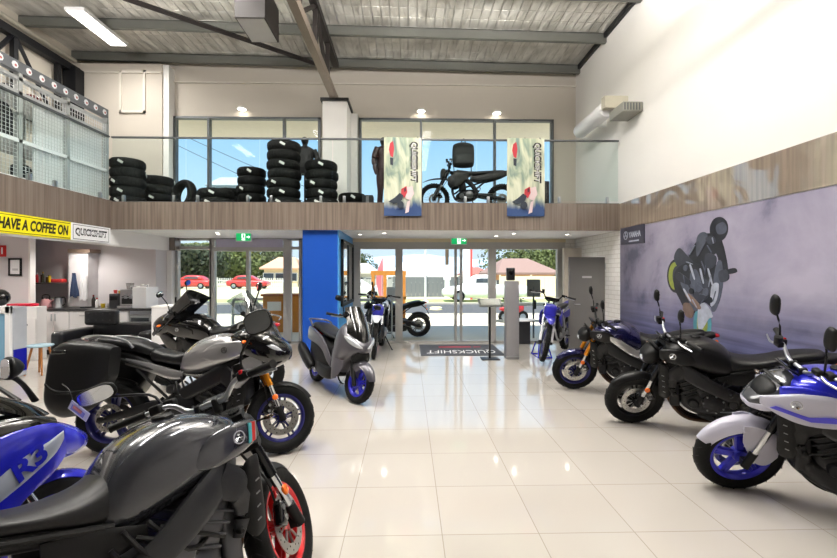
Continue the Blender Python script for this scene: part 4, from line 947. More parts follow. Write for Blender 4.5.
tourer('black touring motorcycle with a smoked screen behind the silver tourer', (-3.4, 6.2, 0), 284, math.radians(9), math.radians(10),
       dict(rim=wblk, fork=forkb, paint=blkg, nose=blkg, screen=ismoke, dark=True, scr=(.84, .82, .26, 1.40, .27, .18, .20)))
r3, r3f = sports_bike('blue faired sports motorcycle cut off by the left edge', (-1.72, 2.13, 0), 37, math.radians(10), math.radians(12), dict(paint=rblue, rim=wblue))
text('lettering', 'R3', .105, rblue, frame_mat((.565, -.2545, .715), (.80, .07, .58), (-.58, 0, .80)), r3, .002, .25, 1.25, .004)
scooter('grey maxi scooter with a dark screen in front of the blue pier', gp(356, 403), 147, math.radians(8), math.radians(14), dict(paint=M('scooter_grey', '54525a', .3, .3, coat=.5), rim=wblue, screen=ismoke))
dirt_bike('white and black dirt bike standing head-on at the glass right of the blue pier', gp(374, 358.5), 182, math.radians(3), math.radians(4),
          dict(rim=wblk, paint=matb, fender=M('pale_fender', 'c6cad0', .35, coat=.3), plate=M('blue_plate', '2b2d8f', .3), panel=whitep, tail=whitep, frame=bsteel, guard=blk))
dirt_bike('blue dirt bike on a blue stand at the right of the entrance', gp(544, 364), 214, math.radians(1), math.radians(24),
          dict(rim=navy, paint=enduro, fender=enduro, plate=enduro, panel=enduro, tail=enduro, frame=steel, guard=whitep, stand=False, lift=.05))
# ================================================================= KITCHENETTE
cabw = M('cabinet_white', 'eceaea', .35, coat=.2, vary=.01)
benchm = M('dark_stone_bench', '2b2a2b', .3, vary=.2, scale=60)
leather = M('black_leather', '17171a', .32, coat=.2, vary=.15, scale=25, bump=.05)
wood = M('light_wood', 'b9783c', .45, vary=.15, scale=12)
CF, CB, CT = 8.62, 9.4, .87
def X(px, Y): return wy(px, 0, Y).x
def Zy(py, Y, px=418): return wy(px, py, Y).z
def cabinet(px0, px1, label, drawers=0):
    x0, x1 = X(px0, CF)+.003, X(px1, CF)-.003; o = empty('base_cabinet', ((x0+x1)/2, CB, 0), label=label, cat='cabinet', group='white kitchenette base cabinets'); w = x1-x0
    B().bb(-w/2, w/2, CF-CB+.02, -.004, .1, CT).m(1).bb(-w/2, w/2, CF-CB+.07, -.02, 0, .1).build('carcass', [cabw, black], o, 0)
    if drawers:
        for k in range(drawers):
            z0 = .11+k*(CT-.12)/drawers; d = B().bb(-w/2+.004, w/2-.004, CF-CB, CF-CB+.02, z0, z0+(CT-.12)/drawers-.008).build('drawer', cabw, o, 0, .003)
            B().bb(-.07, .07, CF-CB-.02, CF-CB, z0+.2*.8, z0+.2*.8+.012).build('handle', steel, d, 0)
    else:
        for sg in (-1, 1):
            d = B().bb(min(0, sg*w/2)+.003, max(0, sg*w/2)-.003, CF-CB, CF-CB+.02, .11, CT-.01).build('door', cabw, o, 0, .003)
            B().bb(sg*.035-.005, sg*.035+.005, CF-CB-.02, CF-CB, CT-.2, CT-.06).build('handle', steel, d, 0)
cabinet(38, 69, 'white base cabinet under the pink kettle')
cabinet(69, 98, 'white drawer cabinet left of the coffee grinder', 3)
cabinet(98, 128, 'white base cabinet under the coffee grinder', 2)
tag(B().bb(X(37, CF), X(152, CF), CF-.02, CB-.004, CT+.001, CT+.04).build('bench_top', benchm, None, 0, .003), 'dark stone bench top along the kitchenette wall', 'worktop')
bf = empty('bar_fridge', (X(140, CF), CB, 0), label='small dark glass fridge under the bench end', cat='fridge'); w = X(152, CF)-X(128, CF)-.02
B().bb(-w/2, w/2, CF-CB+.04, -.01, 0.0, CT-.004).build('body', cabw, bf, 0); B().bb(-w/2+.02, w/2-.02, CF-CB+.0, CF-CB+.035, .06, CT-.08).m(1).bb(-w/2+.05, w/2-.05, CF-CB-.004, CF-CB+.0, .1, CT-.14).build('door', [M('fridge_grey', '7d7f80', .35), M('dark_glass', '33383a', .08, coat=1.)], bf, 0)
B().bb(-w/2+.02, w/2-.02, CF-CB+.01, CF-CB+.04, CT-.07, CT-.01).build('control_strip', steel, bf, 0)
ec = empty('storage_cabinet', (X(162, 7.1), 7.1, 0), label='white cupboard with a dark latch in front of the narrow window', cat='cabinet'); w = X(173, 7.1)-X(152, 7.1)
B().bb(-w/2, w/2, 0, .42, .0, 1.05).m(1).bb(-w/2-.01, w/2+.01, -.015, .43, 1.05, 1.075).build('carcass', [cabw, soffw], ec, 0, .003)
d = B().bb(-w/2+.01, w/2-.01, -.02, -.001, .06, 1.03).build('door', cabw, ec, 0, .003); B().bb(.09, .13, -.035, -.02, .80, .90).build('latch', black, d, 0, .004)
wc = empty('dispenser_cabinet', (X(25, 8.1), 8.1, 0), label='white dispenser cabinet beside the kitchenette bench', cat='cabinet'); w = X(37, 8.1)-X(13, 8.1)
B().bb(-w/2, w/2, 0, .22, 0, Zy(306, 8.1)).build('body', cabw, wc, 0, .01); d = B().bb(-w/2+.2, w/2-.01, -.02, 0, .08, .78).m(1).bb(w/2-.2, w/2-.18, -.03, -.02, .45, .7).build('door', [cabw, steel], wc, 0, .003)
mk = B()
for k in range(5): mk.box((w/2-.30+.035*k, -.022, .66+.012*(k % 2)), (.02, .004, .03))
mk.build('marking', M('marking_grey', '6f7680', .5), wc, 0)
tag(B().loft([(-.2, 0, .05, .10, 4), (-.17, 0, .055, .13, 4), (.15, 0, .055, .13, 4), (.2, 0, .05, .10, 4)], sub=2).build('serving_tray', M('tray_red', 'c81f3a', .3, coat=.5), None), 'red plastic tray on top of the white dispenser cabinet', 'tray').location = (X(20, 8.15), 8.22, Zy(306, 8.1)+.002)
# wall shelf and its groceries
sz = Zy(282.5, 9.05, 48)
sh = B().bb(-8.295, kp0-.004, 8.95, 9.395, sz-.03, sz).build('wall_shelf', M('dark_shelf', '4a4443', .4), None, 0); tag(sh, 'dark shelf with bottles and jars in the kitchenette niche', 'shelf')
def bottle(name, x, y, z, r, h, m, capm, label, cat, group, neck=True):
    o = empty(name, (x, y, z), label=label, cat=cat, group=group)
    B().lathe([(0, 0), (r, 0), (r, h*.62), (r*.5 if neck else r*.95, h*.8), (r*.4 if neck else r*.95, h*.86), (0, h*.86)], axis='z', n=16).build('body', m, o)
    B().lathe([(0, h), (r*(.45 if neck else 1.), h), (r*(.45 if neck else 1.), h*.865), (0, h*.865)], axis='z', n=16).build('cap', capm, o)
    return o
gw = 'groceries on the kitchenette shelf'
for i, (px, h, c, cc, nk, lb) in enumerate(((32, .25, '1b1b1f', '333333', True, 'black bottle at the left end of the niche shelf'), (34.3, .15, 'e8e6e2', 'c7202c', False, 'white jar beside the black bottle on the niche shelf'), (37, .2, 'c2232b', 'eeeeee', True, 'red sauce bottle on the niche shelf'),
        (40, .16, '8f2d22', '222222', False, 'brown red jar behind the sauce on the niche shelf'), (43, .22, '3d3a2a', 'd0a020', True, 'dark green bottle with a gold cap on the niche shelf'), (45.5, .13, '6b4a2a', 'eeeeee', False, 'brown jar with a white lid on the niche shelf'), (49.5, .15, 'e3bf2a', '6b5a2a', False, 'yellow tub on the niche shelf'))):
    bottle('jar' if not nk else 'bottle', X(px, 9.1), 9.1+.05*(i % 2), sz+.002, .026, h, M('grocery_'+c, c, .3), M('cap_'+cc, cc, .4), lb, 'bottle' if nk else 'jar', gw, nk)
tag(B().rbox((0, 0, .035), (.22, .15, .07), .01).build('food_box', M('food_red', 'cf3a3a', .4), None), 'flat red box at the right end of the niche shelf', 'box', gw).location = (X(59, 9.1), 9.1, sz+.002)
# bench top appliances
BT = CT+.042
kt = empty('kettle', (X(46, 9.0), 9.0, BT), label='pink kettle on the bench in the niche', cat='kettle')
pinkm = M('pink_enamel', 'e0a3a6', .25, coat=.6)
B().lathe([(0, 0), (.095, 0), (.10, .02), (.09, .12), (.07, .17), (0, .185)], axis='z', n=24).build('body', pinkm, kt); B().tube([(-.07, 0, .15), (-.07, 0, .24), (.0, 0, .26), (.07, 0, .24), (.07, 0, .15)], .011, 8, 4).build('handle', black, kt)
B().sweep([(.08, 0, .09), (.13, 0, .13), (.15, 0, .16)], [(.022, .022), (.014, .014), (.010, .01)], n=8, sub=3).build('spout', pinkm, kt); B().ball((0, 0, .19), .016).build('lid_knob', black, kt)
k2 = empty('electric_kettle', (X(58.5, 8.95), 8.95, BT), label='steel electric kettle with a black handle on the bench', cat='kettle')
B().lathe([(0, .0), (.085, 0), (.085, .02), (.078, .03), (.065, .2), (.0, .205)], axis='z', n=24).build('body', steel, k2); B().sweep([(.06, 0, .2), (.13, 0, .2), (.135, 0, .08), (.08, 0, .04)], (.012, .016), n=8, sub=5).build('handle', black, k2); B().lathe([(.066, .2), (.06, .215), (0, .22)], axis='z', n=20).build('lid', black, k2)
tag(B().rbox((0, 0, .01), (.22, .16, .02), .01).build('drip_tray', black, None), 'flat black tray on the bench below the tea towel', 'tray').location = (X(88, 8.9), 8.9, BT)
bottle('pump_bottle', X(93.5, 8.95), 8.95, BT, .035, .26, M('dark_bottle', '322a28', .3), M('pump_red', '7c2020', .4), 'dark pump bottle on the bench beside the yellow cup', 'bottle', 'bottles on the bench')
bottle('spray_bottle', X(97, 8.92), 8.92, BT, .032, .2, pureW, M('cap_red', 'd33', .4) if 0 else M('cap_c7202c2', 'c7202c', .4), 'white bottle with a red top on the bench', 'bottle', 'bottles on the bench')
def cup(px, Y, z, c, lb, r=.042, h=.085):
    o = B().lathe([(0, 0), (r*.75, 0), (r, h), (r*.92, h), (r*.7, .006), (0, .006)], axis='z', n=20).build('cup', M('cup_'+c, c, .3, coat=.4), None); o.location = (X(px, Y), Y, z); return tag(o, lb, 'cup')
cup(103, 8.9, BT, 'e6c51f', 'yellow cup on the bench left of the grinder')
cup(109, 8.9, BT, 'c9c7c5', 'grey cup on the bench beside the yellow cup')
gx = X(117.5, 8.9); gr = empty('coffee_canister', (gx, 8.9, BT), label='black coffee canister box beside the espresso machine', cat='appliance')
B().rbox((0, 0, .145), (.20, .22, .29), .015).build('body', M('appliance_black', '2a2b2e', .35), gr); B().bb(-.07, .07, -.114, -.109, .16, .24).build('panel', blkg, gr, 0)
cup(115.5, 8.9, BT+.292, 'd23c37', 'red cup on top of the black canister', .035, .07); cup(120, 8.9, BT+.292, 'ddb22a', 'yellow cup on top of the black canister', .03, .06)
em = empty('espresso_machine', (X(138.5, 8.95), 8.95, BT), label='chrome and white espresso machine at the end of the bench', cat='coffee machine'); sxx = 8.95/F
B().bb(-.28, .02, -.15, .22, .05, .38).m(1).bb(-.24, -.02, -.16, -.15, .08, .24).m(0).bb(-.28, .02, -.24, .2, 0, .05).build('body', [chrome, black], em, 0, .008)
B().bb(.0, .28, -.2, .22, 0, .42).build('side_panel', pureW, em, 0, .01)
B().lathe([(0, .21), (.035, .21), (.035, .3), (0, .3)], (-.16, -.14, -.02), 'z', 14).lathe([(0, .21), (.035, .21), (.035, .3), (0, .3)], (-.06, -.14, -.02), 'z', 14).sweep([(-.16, -.14, .23), (-.16, -.30, .21)], (.012, .012), n=8).sweep([(-.06, -.14, .23), (-.06, -.30, .21)], (.012, .012), n=8).build('group_head', [steel], em)
B().lathe([(0, .38), (.06, .38), (.075, .5), (.0, .5)], (-.2, .05, 0), 'z', 18).build('hopper', glass('hopper_glass', (.6, .6, .6), .2), em)
B().tube([(-.1, -.1, .44), (.1, -.1, .44), (.24, -.1, .46)], .008, 6).tube([(-.1, -.1, .38), (-.1, -.1, .44)], .006, 6).tube([(.24, -.1, .41), (.24, -.1, .46)], .006, 6).build('cup_rail', chrome, em)
for i, (dx, lb) in enumerate(((-.02, 'white cup on the espresso machine, left'), (.08, 'white cup on the espresso machine, middle'), (.18, 'white cup on the espresso machine, right'))):
    o = cup(138.5, 8.95, BT+.423 if dx > 0 else BT+.383, 'f0eeea', lb, .035, .06); o.location.x += dx
# towel, apron, notices
def cloth(name, px0, px1, py0, py1, Y, m, label, cat, taper=.35):
    x0, x1 = X(px0, Y), X(px1, Y); z1, z0 = Zy(py0, Y, px0), Zy(py1, Y, px0); xc, w = (x0+x1)/2, (x1-x0)/2
    def fn(u, v): t = (u-.5)*2; return (xc+w*t*(taper+(1-taper)*v), Y-.02*math.cos(t*9)*(v*.9+.1)-.02, z1+(z0-z1)*v-.02*math.sin(t*5)*v)
    return tag(B().shell(fn, 24, 10, .006).build(name, m, None, 60), label, cat)
cloth('tea_towel', 69.5, 79.5, 273, 297, 9.05, M('navy_cloth', '32405f', .9, vary=.15), 'navy blue towel hanging on the white kitchenette pier', 'towel')
cloth('hanging_apron', 80, 88, 271, 300, 9.05, M('white_cloth', 'ecebee', .9, vary=.03), 'white apron hanging beside the navy towel', 'apron', .7)
fr = empty('picture_frame', wy(15.5, 267, 8.49), label='small black framed certificate on the left kitchenette wall', cat='picture'); hw, hh = (X(22, 8.49)-X(9, 8.49))/2, (Zy(258.5, 8.49)-Zy(275.5, 8.49))/2
B().bb(-hw, hw, -.02, .0, -hh, -hh+.03).bb(-hw, hw, -.02, .0, hh-.03, hh).bb(-hw, -hw+.03, -.02, .0, -hh, hh).bb(hw-.03, hw, -.02, .0, -hh, hh).build('frame', black, fr, 0); B().bb(-hw+.03, hw-.03, -.008, -.004, -hh+.03, hh-.03).m(1).bb(-hw+.07, hw-.07, -.0095, -.008, -hh+.1, -hh+.14).build('print', [pureW, M('print_grey', 'c9c9cc', .6)], fr, 0)
fs = empty('fire_sign', wy(1.5, 251, 8.49), label='red fire safety sign cut by the left edge', cat='sign'); B().bb(-.12, .09, -.006, 0, -.11, .11).build('plate', M('sign_red', 'd01f1f', .4), fs, 0); B().bb(.0, .03, -.008, -.006, -.06, .07).bb(-.06, -.03, -.008, -.006, -.07, .05).build('symbol', pureW, fs, 0)
# stool, sofa, display fridge
st = empty('stool', (X(40.5, 7.0), 7.0, 0), label='stool with a pale blue seat and splayed wooden legs', cat='stool')
B().lathe([(0, .44), (.16, .44), (.175, .455), (.165, .47), (0, .472)], axis='z', n=28).build('seat', M('pale_blue_seat', 'b5d6e4', .4), st)
for a in (45, 135, 225, 315): c, s_ = math.cos(math.radians(a)), math.sin(math.radians(a)); B().sweep([(c*.10, s_*.10, .44), (c*.19, s_*.19, .0)], [(.017, .017), (.012, .012)], n=10).build('leg', wood, st)
so_ = empty('sofa', (X(100, 7.15), 7.15, 0), label='black leather sofa behind the silver tourer', cat='sofa'); w = X(152, 7.0)-X(50, 7.0)
B().rbox((0, .40, .24), (w-.36, .80, .30), .05).build('base', leather, so_); 
for sg in (-1, 1): B().rbox((sg*(w/2-.10), .40, .35), (.20, .84, .60), .06).build('armrest', leather, so_)
B().rbox((0, .76, .45), (w-.38, .20, .56), .06).build('backrest', leather, so_)
for k in (-1, 0, 1): B().rbox((k*(w-.42)/3, .36, .45), ((w-.44)/3, .66, .12), .05).build('seat_cushion', leather, so_)
for k in (-1, 1):
    for j in (-1, 1): B().bb(k*(w/2-.1)-.02, k*(w/2-.1)+.02, .40+j*.34-.02, .40+j*.34+.02, 0, .06).build('foot', steel, so_, 0)
cu = B(); cu.rbox((0, 0, .14), (.56, .14, .28), .05)
for i in range(4):
    for j in range(2): cu.m(1).ball((-.18+.12*i, -.072, .09+.11*j), .012).m(0)
tag(cu.build('tufted_cushion', [leather, black], None), 'tufted black cushion standing up on the leather sofa', 'cushion').location = (X(99, 7.6), 7.68, .70)
df = empty('display_fridge', (X(1, 6.6), 6.6, 0), label='white framed glass door display fridge at the left edge', cat='fridge'); w0, w1 = -.6, X(11, 6.6)-X(1, 6.6)
B().bb(w0, w1, .03, .28, 0.02, 1.1).build('body', M('fridge_white', 'b9bdc4', .35), df, 0, .02)
f = B(); f.bb(w0, w1, -.02, .03, 1.0, 1.12).bb(w0, w1, -.02, .03, .12, .22).bb(w1-.08, w1, -.02, .03, .12, 1.12).bb(w0, w0+.08, -.02, .03, .12, 1.12); dd = f.build('door', pureW, df, 0, .01)
B().bb(w0+.08, w1-.08, -.004, .0, .22, 1.0).m(0).build('door_glass', M('fridge_blue_glass', '7fb0cf', .05, coat=1.), dd, 0); B().bb(w1-.22, w1-.20, -.03, -.02, .3, .95).build('handle', pureW, dd, 0)
B().bb(w1-.02, w1+.012, .04, .26, .1, .45).build('side_decal', rblue, df, 0, .005)
hm = empty('helmet', (X(0, 6.8), 6.8, 1.105), label='black helmet on top of the display fridge', cat='helmet'); B().ball((0, 0, .13), (.13, .12, .13), 20, 14).build('shell', blkg, hm); B().sweep([(-.1, -.09, .13), (0, -.128, .13), (.1, -.09, .13)], (.006, .04), n=8, sub=4).build('visor', ismoke, hm)
pt = empty('price_card', (X(84, 2.6), 2.6, 0), label='small printed price card hanging beside the black side case', cat='card')
pc = wy(79, 411, 2.5); pt.location = (pc.x, pc.y, pc.z); pt.rotation_euler = (math.radians(20), math.radians(38), 0)
B().rbox((0, 0, 0), (.13, .003, .075), .0015).build('card', M('card_lilac', 'cfd0ea', .3), pt); B().bb(-.05, .04, -.003, -.0018, -.025, .015).m(1).bb(-.04, .02, -.0034, -.003, -.008, .018).build('printed_area', [M('card_violet', '6f6fd0', .4), M('card_red', 'b8506a', .4)], pt, 0)
B().tube([(-.055, 0, .03), (-.12, .02, .06), (-.19, .05, .02)], .0025, 6, 4).build('tie', black, pt)
# ------------------------------------------------------------ signs
def wl(px, py): return wx(px, py, XL+.045)
sz1, sz0 = wl(40, 217.4).z, wl(40, 236.6).z; ya, yb, yc = 4.4, wl(71, 231).y, wl(110.5, 236).y
sgn = empty('banner_sign', (XL+.036, ya, sz0), label='yellow and white coffee banner fixed to the white bulkhead', cat='sign'); H = sz1-sz0
yel = M('banner_yellow', 'f1e316', .4, vary=.02); ink = M('banner_ink', '141412', .5)
B().bb(0, .008, 0, yb-ya, 0, H).build('yellow_panel', yel, sgn, 0); B().bb(0, .008, yb-ya, yc-ya, 0, H).build('white_panel', pureW, sgn, 0)
bl = B()
for z in (.02, H-.03): bl.bb(.008, .0095, 0, yb-ya-.02, z, z+.008)
for (y0, y1, z0, z1) in ((.04, yc-yb-.04, .02, .028), (.04, yc-yb-.04, H-.03, H-.022), (.04, .048, .02, H-.022), (yc-yb-.048, yc-yb-.04, .02, H-.022)): bl.bb(.008, .0095, yb-ya+y0, yb-ya+y1, z0, z1)
bl.build('border_line', ink, sgn, 0)
ty0 = wl(-2, 222).y-ya; ty1 = wl(68.5, 230).y-ya
def fit(name, s, m, o, xd, yd, width, height, par, shear=0, bold=0., depth=.001):
    """text scaled to a given width and height"""
    t = text(name, s, 1., m, Matrix.Identity(4), None, depth, shear, 1., bold)
    xs = [v.co.x for v in t.data.vertices]; ys = [v.co.y for v in t.data.vertices]
    S = Matrix.Diagonal((width/(max(xs)-min(xs)), height/(max(ys)-min(ys)), 1, 1)) @ Matrix.Translation((-(max(xs)+min(xs))/2, -(max(ys)+min(ys))/2, 0))
    t.data.transform(frame_mat(o, xd, yd) @ S); t.parent = par; return t
fit('lettering', 'HAVE A COFFEE ON', ink, (.010, (ty0+ty1)/2, H/2), (0, 1, 0), (0, 0, 1), ty1-ty0, H*.56, sgn, .18, .035)
def quickshift(o, xd, yd, w, h, par, back, front, nz):
    fit('lettering_shadow', 'QUICKSHIFT', back, Vector(o), xd, yd, w, h*1.0, par, .1, .045); return fit('lettering', 'QUICKSHIFT', front, Vector(o)+Vector(nz)*.002, xd, yd, w*.95, h*.56, par, .1, .0)
quickshift((.010, (yb+yc)/2-ya, H/2), (0, 1, 0), (0, 0, 1), (yc-yb)*.80, H*.50, sgn, ink, pureW, (1, 0, 0))
def exit_sign(px, py, Y, w, h, label):
    o = empty('exit_sign', wy(px, py, Y), label=label, cat='exit sign'); gm = M('exit_green', '0d9a56', .4, emit='0d9a56', estr=.9); wm = M('exit_white', 'ffffff', .4, emit='ffffff', estr=1.2)
    B().bb(-w/2, w/2, 0, .05, -h/2, h/2).build('housing', pureW, o, 0); B().bb(-w/2+.01, w/2-.01, -.004, 0, -h/2+.01, h/2-.01).build('green_panel', gm, o, 0)
    b = B(); b.bb(-w*.11, w*.11, -.006, -.004, -h*.38, h*.38).build('doorway', wm, o, 0)
    m = B(); m.ball((0, -.007, h*.24), (.016, .003, .018)).sweep([(0, -.008, h*.14), (-.005, -.008, -h*.06)], (.014, .003), n=6, up=(0, 1, 0)) .sweep([(-.005, -.008, -h*.05), (.03, -.008, -h*.15), (.02, -.008, -h*.32)], (.007, .002), n=6, up=(0, 1, 0)).sweep([(-.005, -.008, -h*.05), (-.02, -.008, -h*.2), (-.05, -.008, -h*.26)], (.007, .002), n=6, up=(0, 1, 0)).sweep([(0, -.008, h*.12), (.035, -.008, h*.02), (.05, -.008, h*.1)], (.006, .002), n=6, up=(0, 1, 0))
    m.build('running_figure', gm, o); a = B(); a.plate([(w*.2, -.008), (w*.33, -.008), (w*.33, -.03), (w*.43, 0), (w*.33, .03), (w*.33, .008), (w*.2, .008)], -.006, -.004).build('arrow', wm, o, 0)
exit_sign(459, 240.5, YG-.15, .37, .19, 'green running figure exit sign over the central sliding doors')
exit_sign(243.5, 237, 8.7, .31, .17, 'green running figure exit sign over the left doors')
# ------------------------------------------------------------ printed mural on the right wall
def mural_mat():
    m = bpy.data.materials.new('mural_print'); m.use_nodes = True; nt = m.node_tree; b = nt.nodes['Principled BSDF']; L = nt.links
    tc = nt.nodes.new('ShaderNodeTexCoord'); sp = nt.nodes.new('ShaderNodeSeparateXYZ'); L.new(tc.outputs['Object'], sp.inputs[0])
    n1 = nt.nodes.new('ShaderNodeTexNoise'); n1.inputs['Scale'].default_value = .9; n1.inputs['Detail'].default_value = 7; n1.inputs['Roughness'].default_value = .58; n1.inputs['Distortion'].default_value = .3; L.new(tc.outputs['Object'], n1.inputs['Vector'])
    rp = nt.nodes.new('ShaderNodeValToRGB'); e = rp.color_ramp.elements; e[0].position = .36; e[0].color = lin('5b5a70'); e[1].position = .66; e[1].color = lin('aaa4b6'); q = e.new(.45); q.color = lin('918ca1'); L.new(n1.outputs['Fac'], rp.inputs[0])
    mp = nt.nodes.new('ShaderNodeMapping'); mp.inputs['Scale'].default_value = (1, .35, 9); L.new(tc.outputs['Object'], mp.inputs[0])
    n2 = nt.nodes.new('ShaderNodeTexNoise'); n2.inputs['Scale'].default_value = 1.6; n2.inputs['Detail'].default_value = 4; L.new(mp.outputs[0], n2.inputs['Vector'])
    r2 = nt.nodes.new('ShaderNodeValToRGB'); f = r2.color_ramp.elements; f[0].position = .35; f[0].color = lin('34385a'); f[1].position = .65; f[1].color = lin('62648a'); L.new(n2.outputs['Fac'], r2.inputs[0])
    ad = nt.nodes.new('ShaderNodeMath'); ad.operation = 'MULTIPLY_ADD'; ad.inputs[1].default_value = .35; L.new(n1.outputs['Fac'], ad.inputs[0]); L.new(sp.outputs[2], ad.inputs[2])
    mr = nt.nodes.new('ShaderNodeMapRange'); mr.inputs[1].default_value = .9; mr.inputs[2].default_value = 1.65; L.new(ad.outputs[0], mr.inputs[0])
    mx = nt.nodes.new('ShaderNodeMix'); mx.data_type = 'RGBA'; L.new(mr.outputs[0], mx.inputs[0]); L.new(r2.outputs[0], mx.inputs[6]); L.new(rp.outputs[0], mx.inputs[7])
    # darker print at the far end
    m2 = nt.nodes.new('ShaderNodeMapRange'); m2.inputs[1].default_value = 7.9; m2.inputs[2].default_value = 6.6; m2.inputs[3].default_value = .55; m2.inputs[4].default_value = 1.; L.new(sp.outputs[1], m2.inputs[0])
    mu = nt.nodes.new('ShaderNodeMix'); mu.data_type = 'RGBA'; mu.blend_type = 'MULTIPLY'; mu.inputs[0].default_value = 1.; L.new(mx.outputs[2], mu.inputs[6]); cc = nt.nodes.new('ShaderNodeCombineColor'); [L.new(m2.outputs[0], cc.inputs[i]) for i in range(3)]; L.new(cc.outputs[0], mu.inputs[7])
    L.new(mu.outputs[2], b.inputs['Base Color']); b.inputs['Roughness'].default_value = .38
    return m
mu = empty('wall_mural', (0, 0, 0), label='large printed mural of a rider balancing a motorcycle, on the right wall', cat='mural')
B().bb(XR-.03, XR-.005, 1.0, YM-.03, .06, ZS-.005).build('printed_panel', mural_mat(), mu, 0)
MX = XR-.031
def mp_(px, py): p = wx(px, py, MX); return (p.y, p.z)
ART = [0]
def art(name, pts, m, k=0):
    ART[0] += 1; k = ART[0]
    if name != 'printed_logo_panel' and len(pts) < 16:
        P = list(pts); n = len(P); pts = []
        for i in range(n):                                      # rounded outline
            p0, p1, p2, p3 = P[i-1], P[i], P[(i+1) % n], P[(i+2) % n]
            for t in (0, .25, .5, .75): pts.append(tuple(.5*(2*b+(c-a)*t+(2*a-5*b+4*c-d)*t*t+(3*b-a-3*c+d)*t**3) for a, b, c, d in zip(p0, p1, p2, p3)))
    return B().plate([mp_(*p) for p in pts], MX-.00025*(k+1), MX+.0005, 'yz').build(name, m, mu, 0)
i0, i1, i2 = M('print_black', '22242c', .4, vary=.45, scale=11), M('print_charcoal', '363a45', .4, vary=.45, scale=11), M('print_slate', '4e5362', .4, vary=.45, scale=11)
i3, i4, i5 = M('print_lime', '858f3c', .4, vary=.45, scale=11), M('print_white', 'a9aebd', .4, vary=.45, scale=11), M('print_teal', '4f8f9c', .4, vary=.45, scale=11)
def disc(px, py, rx, ry, m, k, name, n=20): return art(name, [(px+rx*math.cos(2*pi*i/n), py+ry*math.sin(2*pi*i/n)) for i in range(n)], m, k)
disc(676, 276, 9, 17, i0, 0, 'printed_tyre'); disc(675, 276, 6.5, 14, i3, 1, 'printed_rim'); disc(676.5, 276, 4, 10, i1, 2, 'printed_hub')
art('printed_rider_back', [(688, 264), (691, 251), (697, 241), (705, 234), (714, 234), (722, 240), (721, 250), (713, 256), (709, 268), (697, 271)], i0, 1)
art('printed_arm', [(713, 236), (721, 239), (726, 256), (728, 272), (724, 279), (719, 275), (718, 258), (712, 246)], i0, 2)
art('printed_helmet', [(711, 236), (710, 227), (714, 219), (721, 217), (727, 222), (728, 231), (724, 239), (717, 241)], i0, 3); art('printed_visor', [(716, 226), (723, 222), (727, 227), (725, 233), (718, 234)], i2, 4)
art('printed_tail', [(674, 258), (679, 248), (686, 254), (694, 264), (690, 276), (680, 270)], i1, 2)
art('printed_bike_body', [(676, 270), (690, 262), (704, 266), (714, 262), (722, 282), (720, 300), (714, 309), (704, 302), (696, 312), (688, 314), (680, 300), (674, 286)], i0, 2)
art('printed_engine', [(688, 280), (700, 276), (710, 284), (708, 298), (696, 302), (689, 294)], i1, 3); art('printed_tank', [(691, 272), (697, 270), (702, 286), (694, 292), (690, 284)], i2, 4)
art('printed_fork', [(716, 266), (722, 262), (723, 286), (716, 310), (711, 306)], i2, 3); art('printed_mirror', [(727, 270), (735, 268), (737, 272), (729, 274)], i0, 2)
art('printed_footboard', [(684, 303), (694, 306), (692, 318), (684, 314)], M('print_bronze', '6d5a50', .4, vary=.45, scale=11), 4)
disc(702.5, 324, 9, 19, i5, 1, 'printed_front_tyre'); disc(702.5, 324, 5.5, 14, i3, 2, 'printed_front_rim'); art('printed_fender', [(699, 306), (706, 304), (713, 316), (709, 319), (702, 330), (698, 326)], i4, 5)
art('printed_jacket_panel', [(697, 238), (703, 232), (708, 236), (702, 250), (697, 256)], M('print_panel', '4a4f5c', .4, vary=.45, scale=11))
art('printed_collar', [(706, 238), (713, 236), (716, 242), (709, 244)], i1)
art('printed_glove', [(719, 272), (727, 270), (729, 279), (721, 282)], i1)
art('printed_knee', [(706, 254), (716, 256), (715, 266), (706, 268)], i1)
art('printed_cowl', [(712, 286), (719, 284), (717, 300), (711, 306)], i4)
art('printed_frame', [(681, 284), (686, 282), (698, 306), (694, 310)], i2)
art('printed_pipe', [(686, 296), (690, 294), (701, 306), (698, 309)], M('print_pipe', '7c665a', .4, vary=.45, scale=11))
art('printed_swingarm', [(678, 272), (690, 280), (689, 285), (677, 279)], M('print_arm', '2c2f39', .4, vary=.45, scale=11))
disc(699, 287, 4, 5, M('print_cover', '4b5060', .4, vary=.45, scale=11), 0, 'printed_cover'); disc(706, 292, 3, 4, i2, 0, 'printed_cover')
for (a, b, c2, d2) in ((690, 266, 694, 278), (700, 270, 703, 282), (708, 270, 712, 284), (684, 290, 690, 300)): art('printed_highlight', [(a, b), (a+1.4, b-.5), (c2+1.2, d2), (c2, d2+.6)], i4)
for (a, b, l, an) in ((702, 262, 9, 70), (706, 266, 8, 95), (698, 284, 9, 40), (711, 276, 10, 100), (693, 300, 8, 60), (687, 262, 6, 20), (704, 300, 6, 130), (716, 292, 9, 105), (684, 276, 7, 80), (700, 294, 5, 10), (708, 246, 7, 60), (713, 238, 5, 80), (695, 246, 9, 120)):
    ca, sa = math.cos(math.radians(an)), math.sin(math.radians(an)); art('printed_detail', [(a-sa*.45, b+ca*.45), (a+ca*l-sa*.3, b+sa*l+ca*.3), (a+ca*l+sa*.3, b+sa*l-ca*.3), (a+sa*.45, b-ca*.45)], i2 if (a+b) % 2 < 1 else M('print_glint', '868c9b', .4, vary=.45, scale=11))
disc(692, 291, 2.4, 3, i0, 0, 'printed_cover'); disc(711, 300, 2, 3, i0, 0, 'printed_cover'); disc(686, 268, 2.2, 3, i2, 0, 'printed_cover')
art('printed_logo_panel', [(621.5, 228.5), (645, 223.6), (645, 243), (621.5, 245)], M('print_dark_corner', '3a3a4b', .4, vary=.45, scale=11), 0)
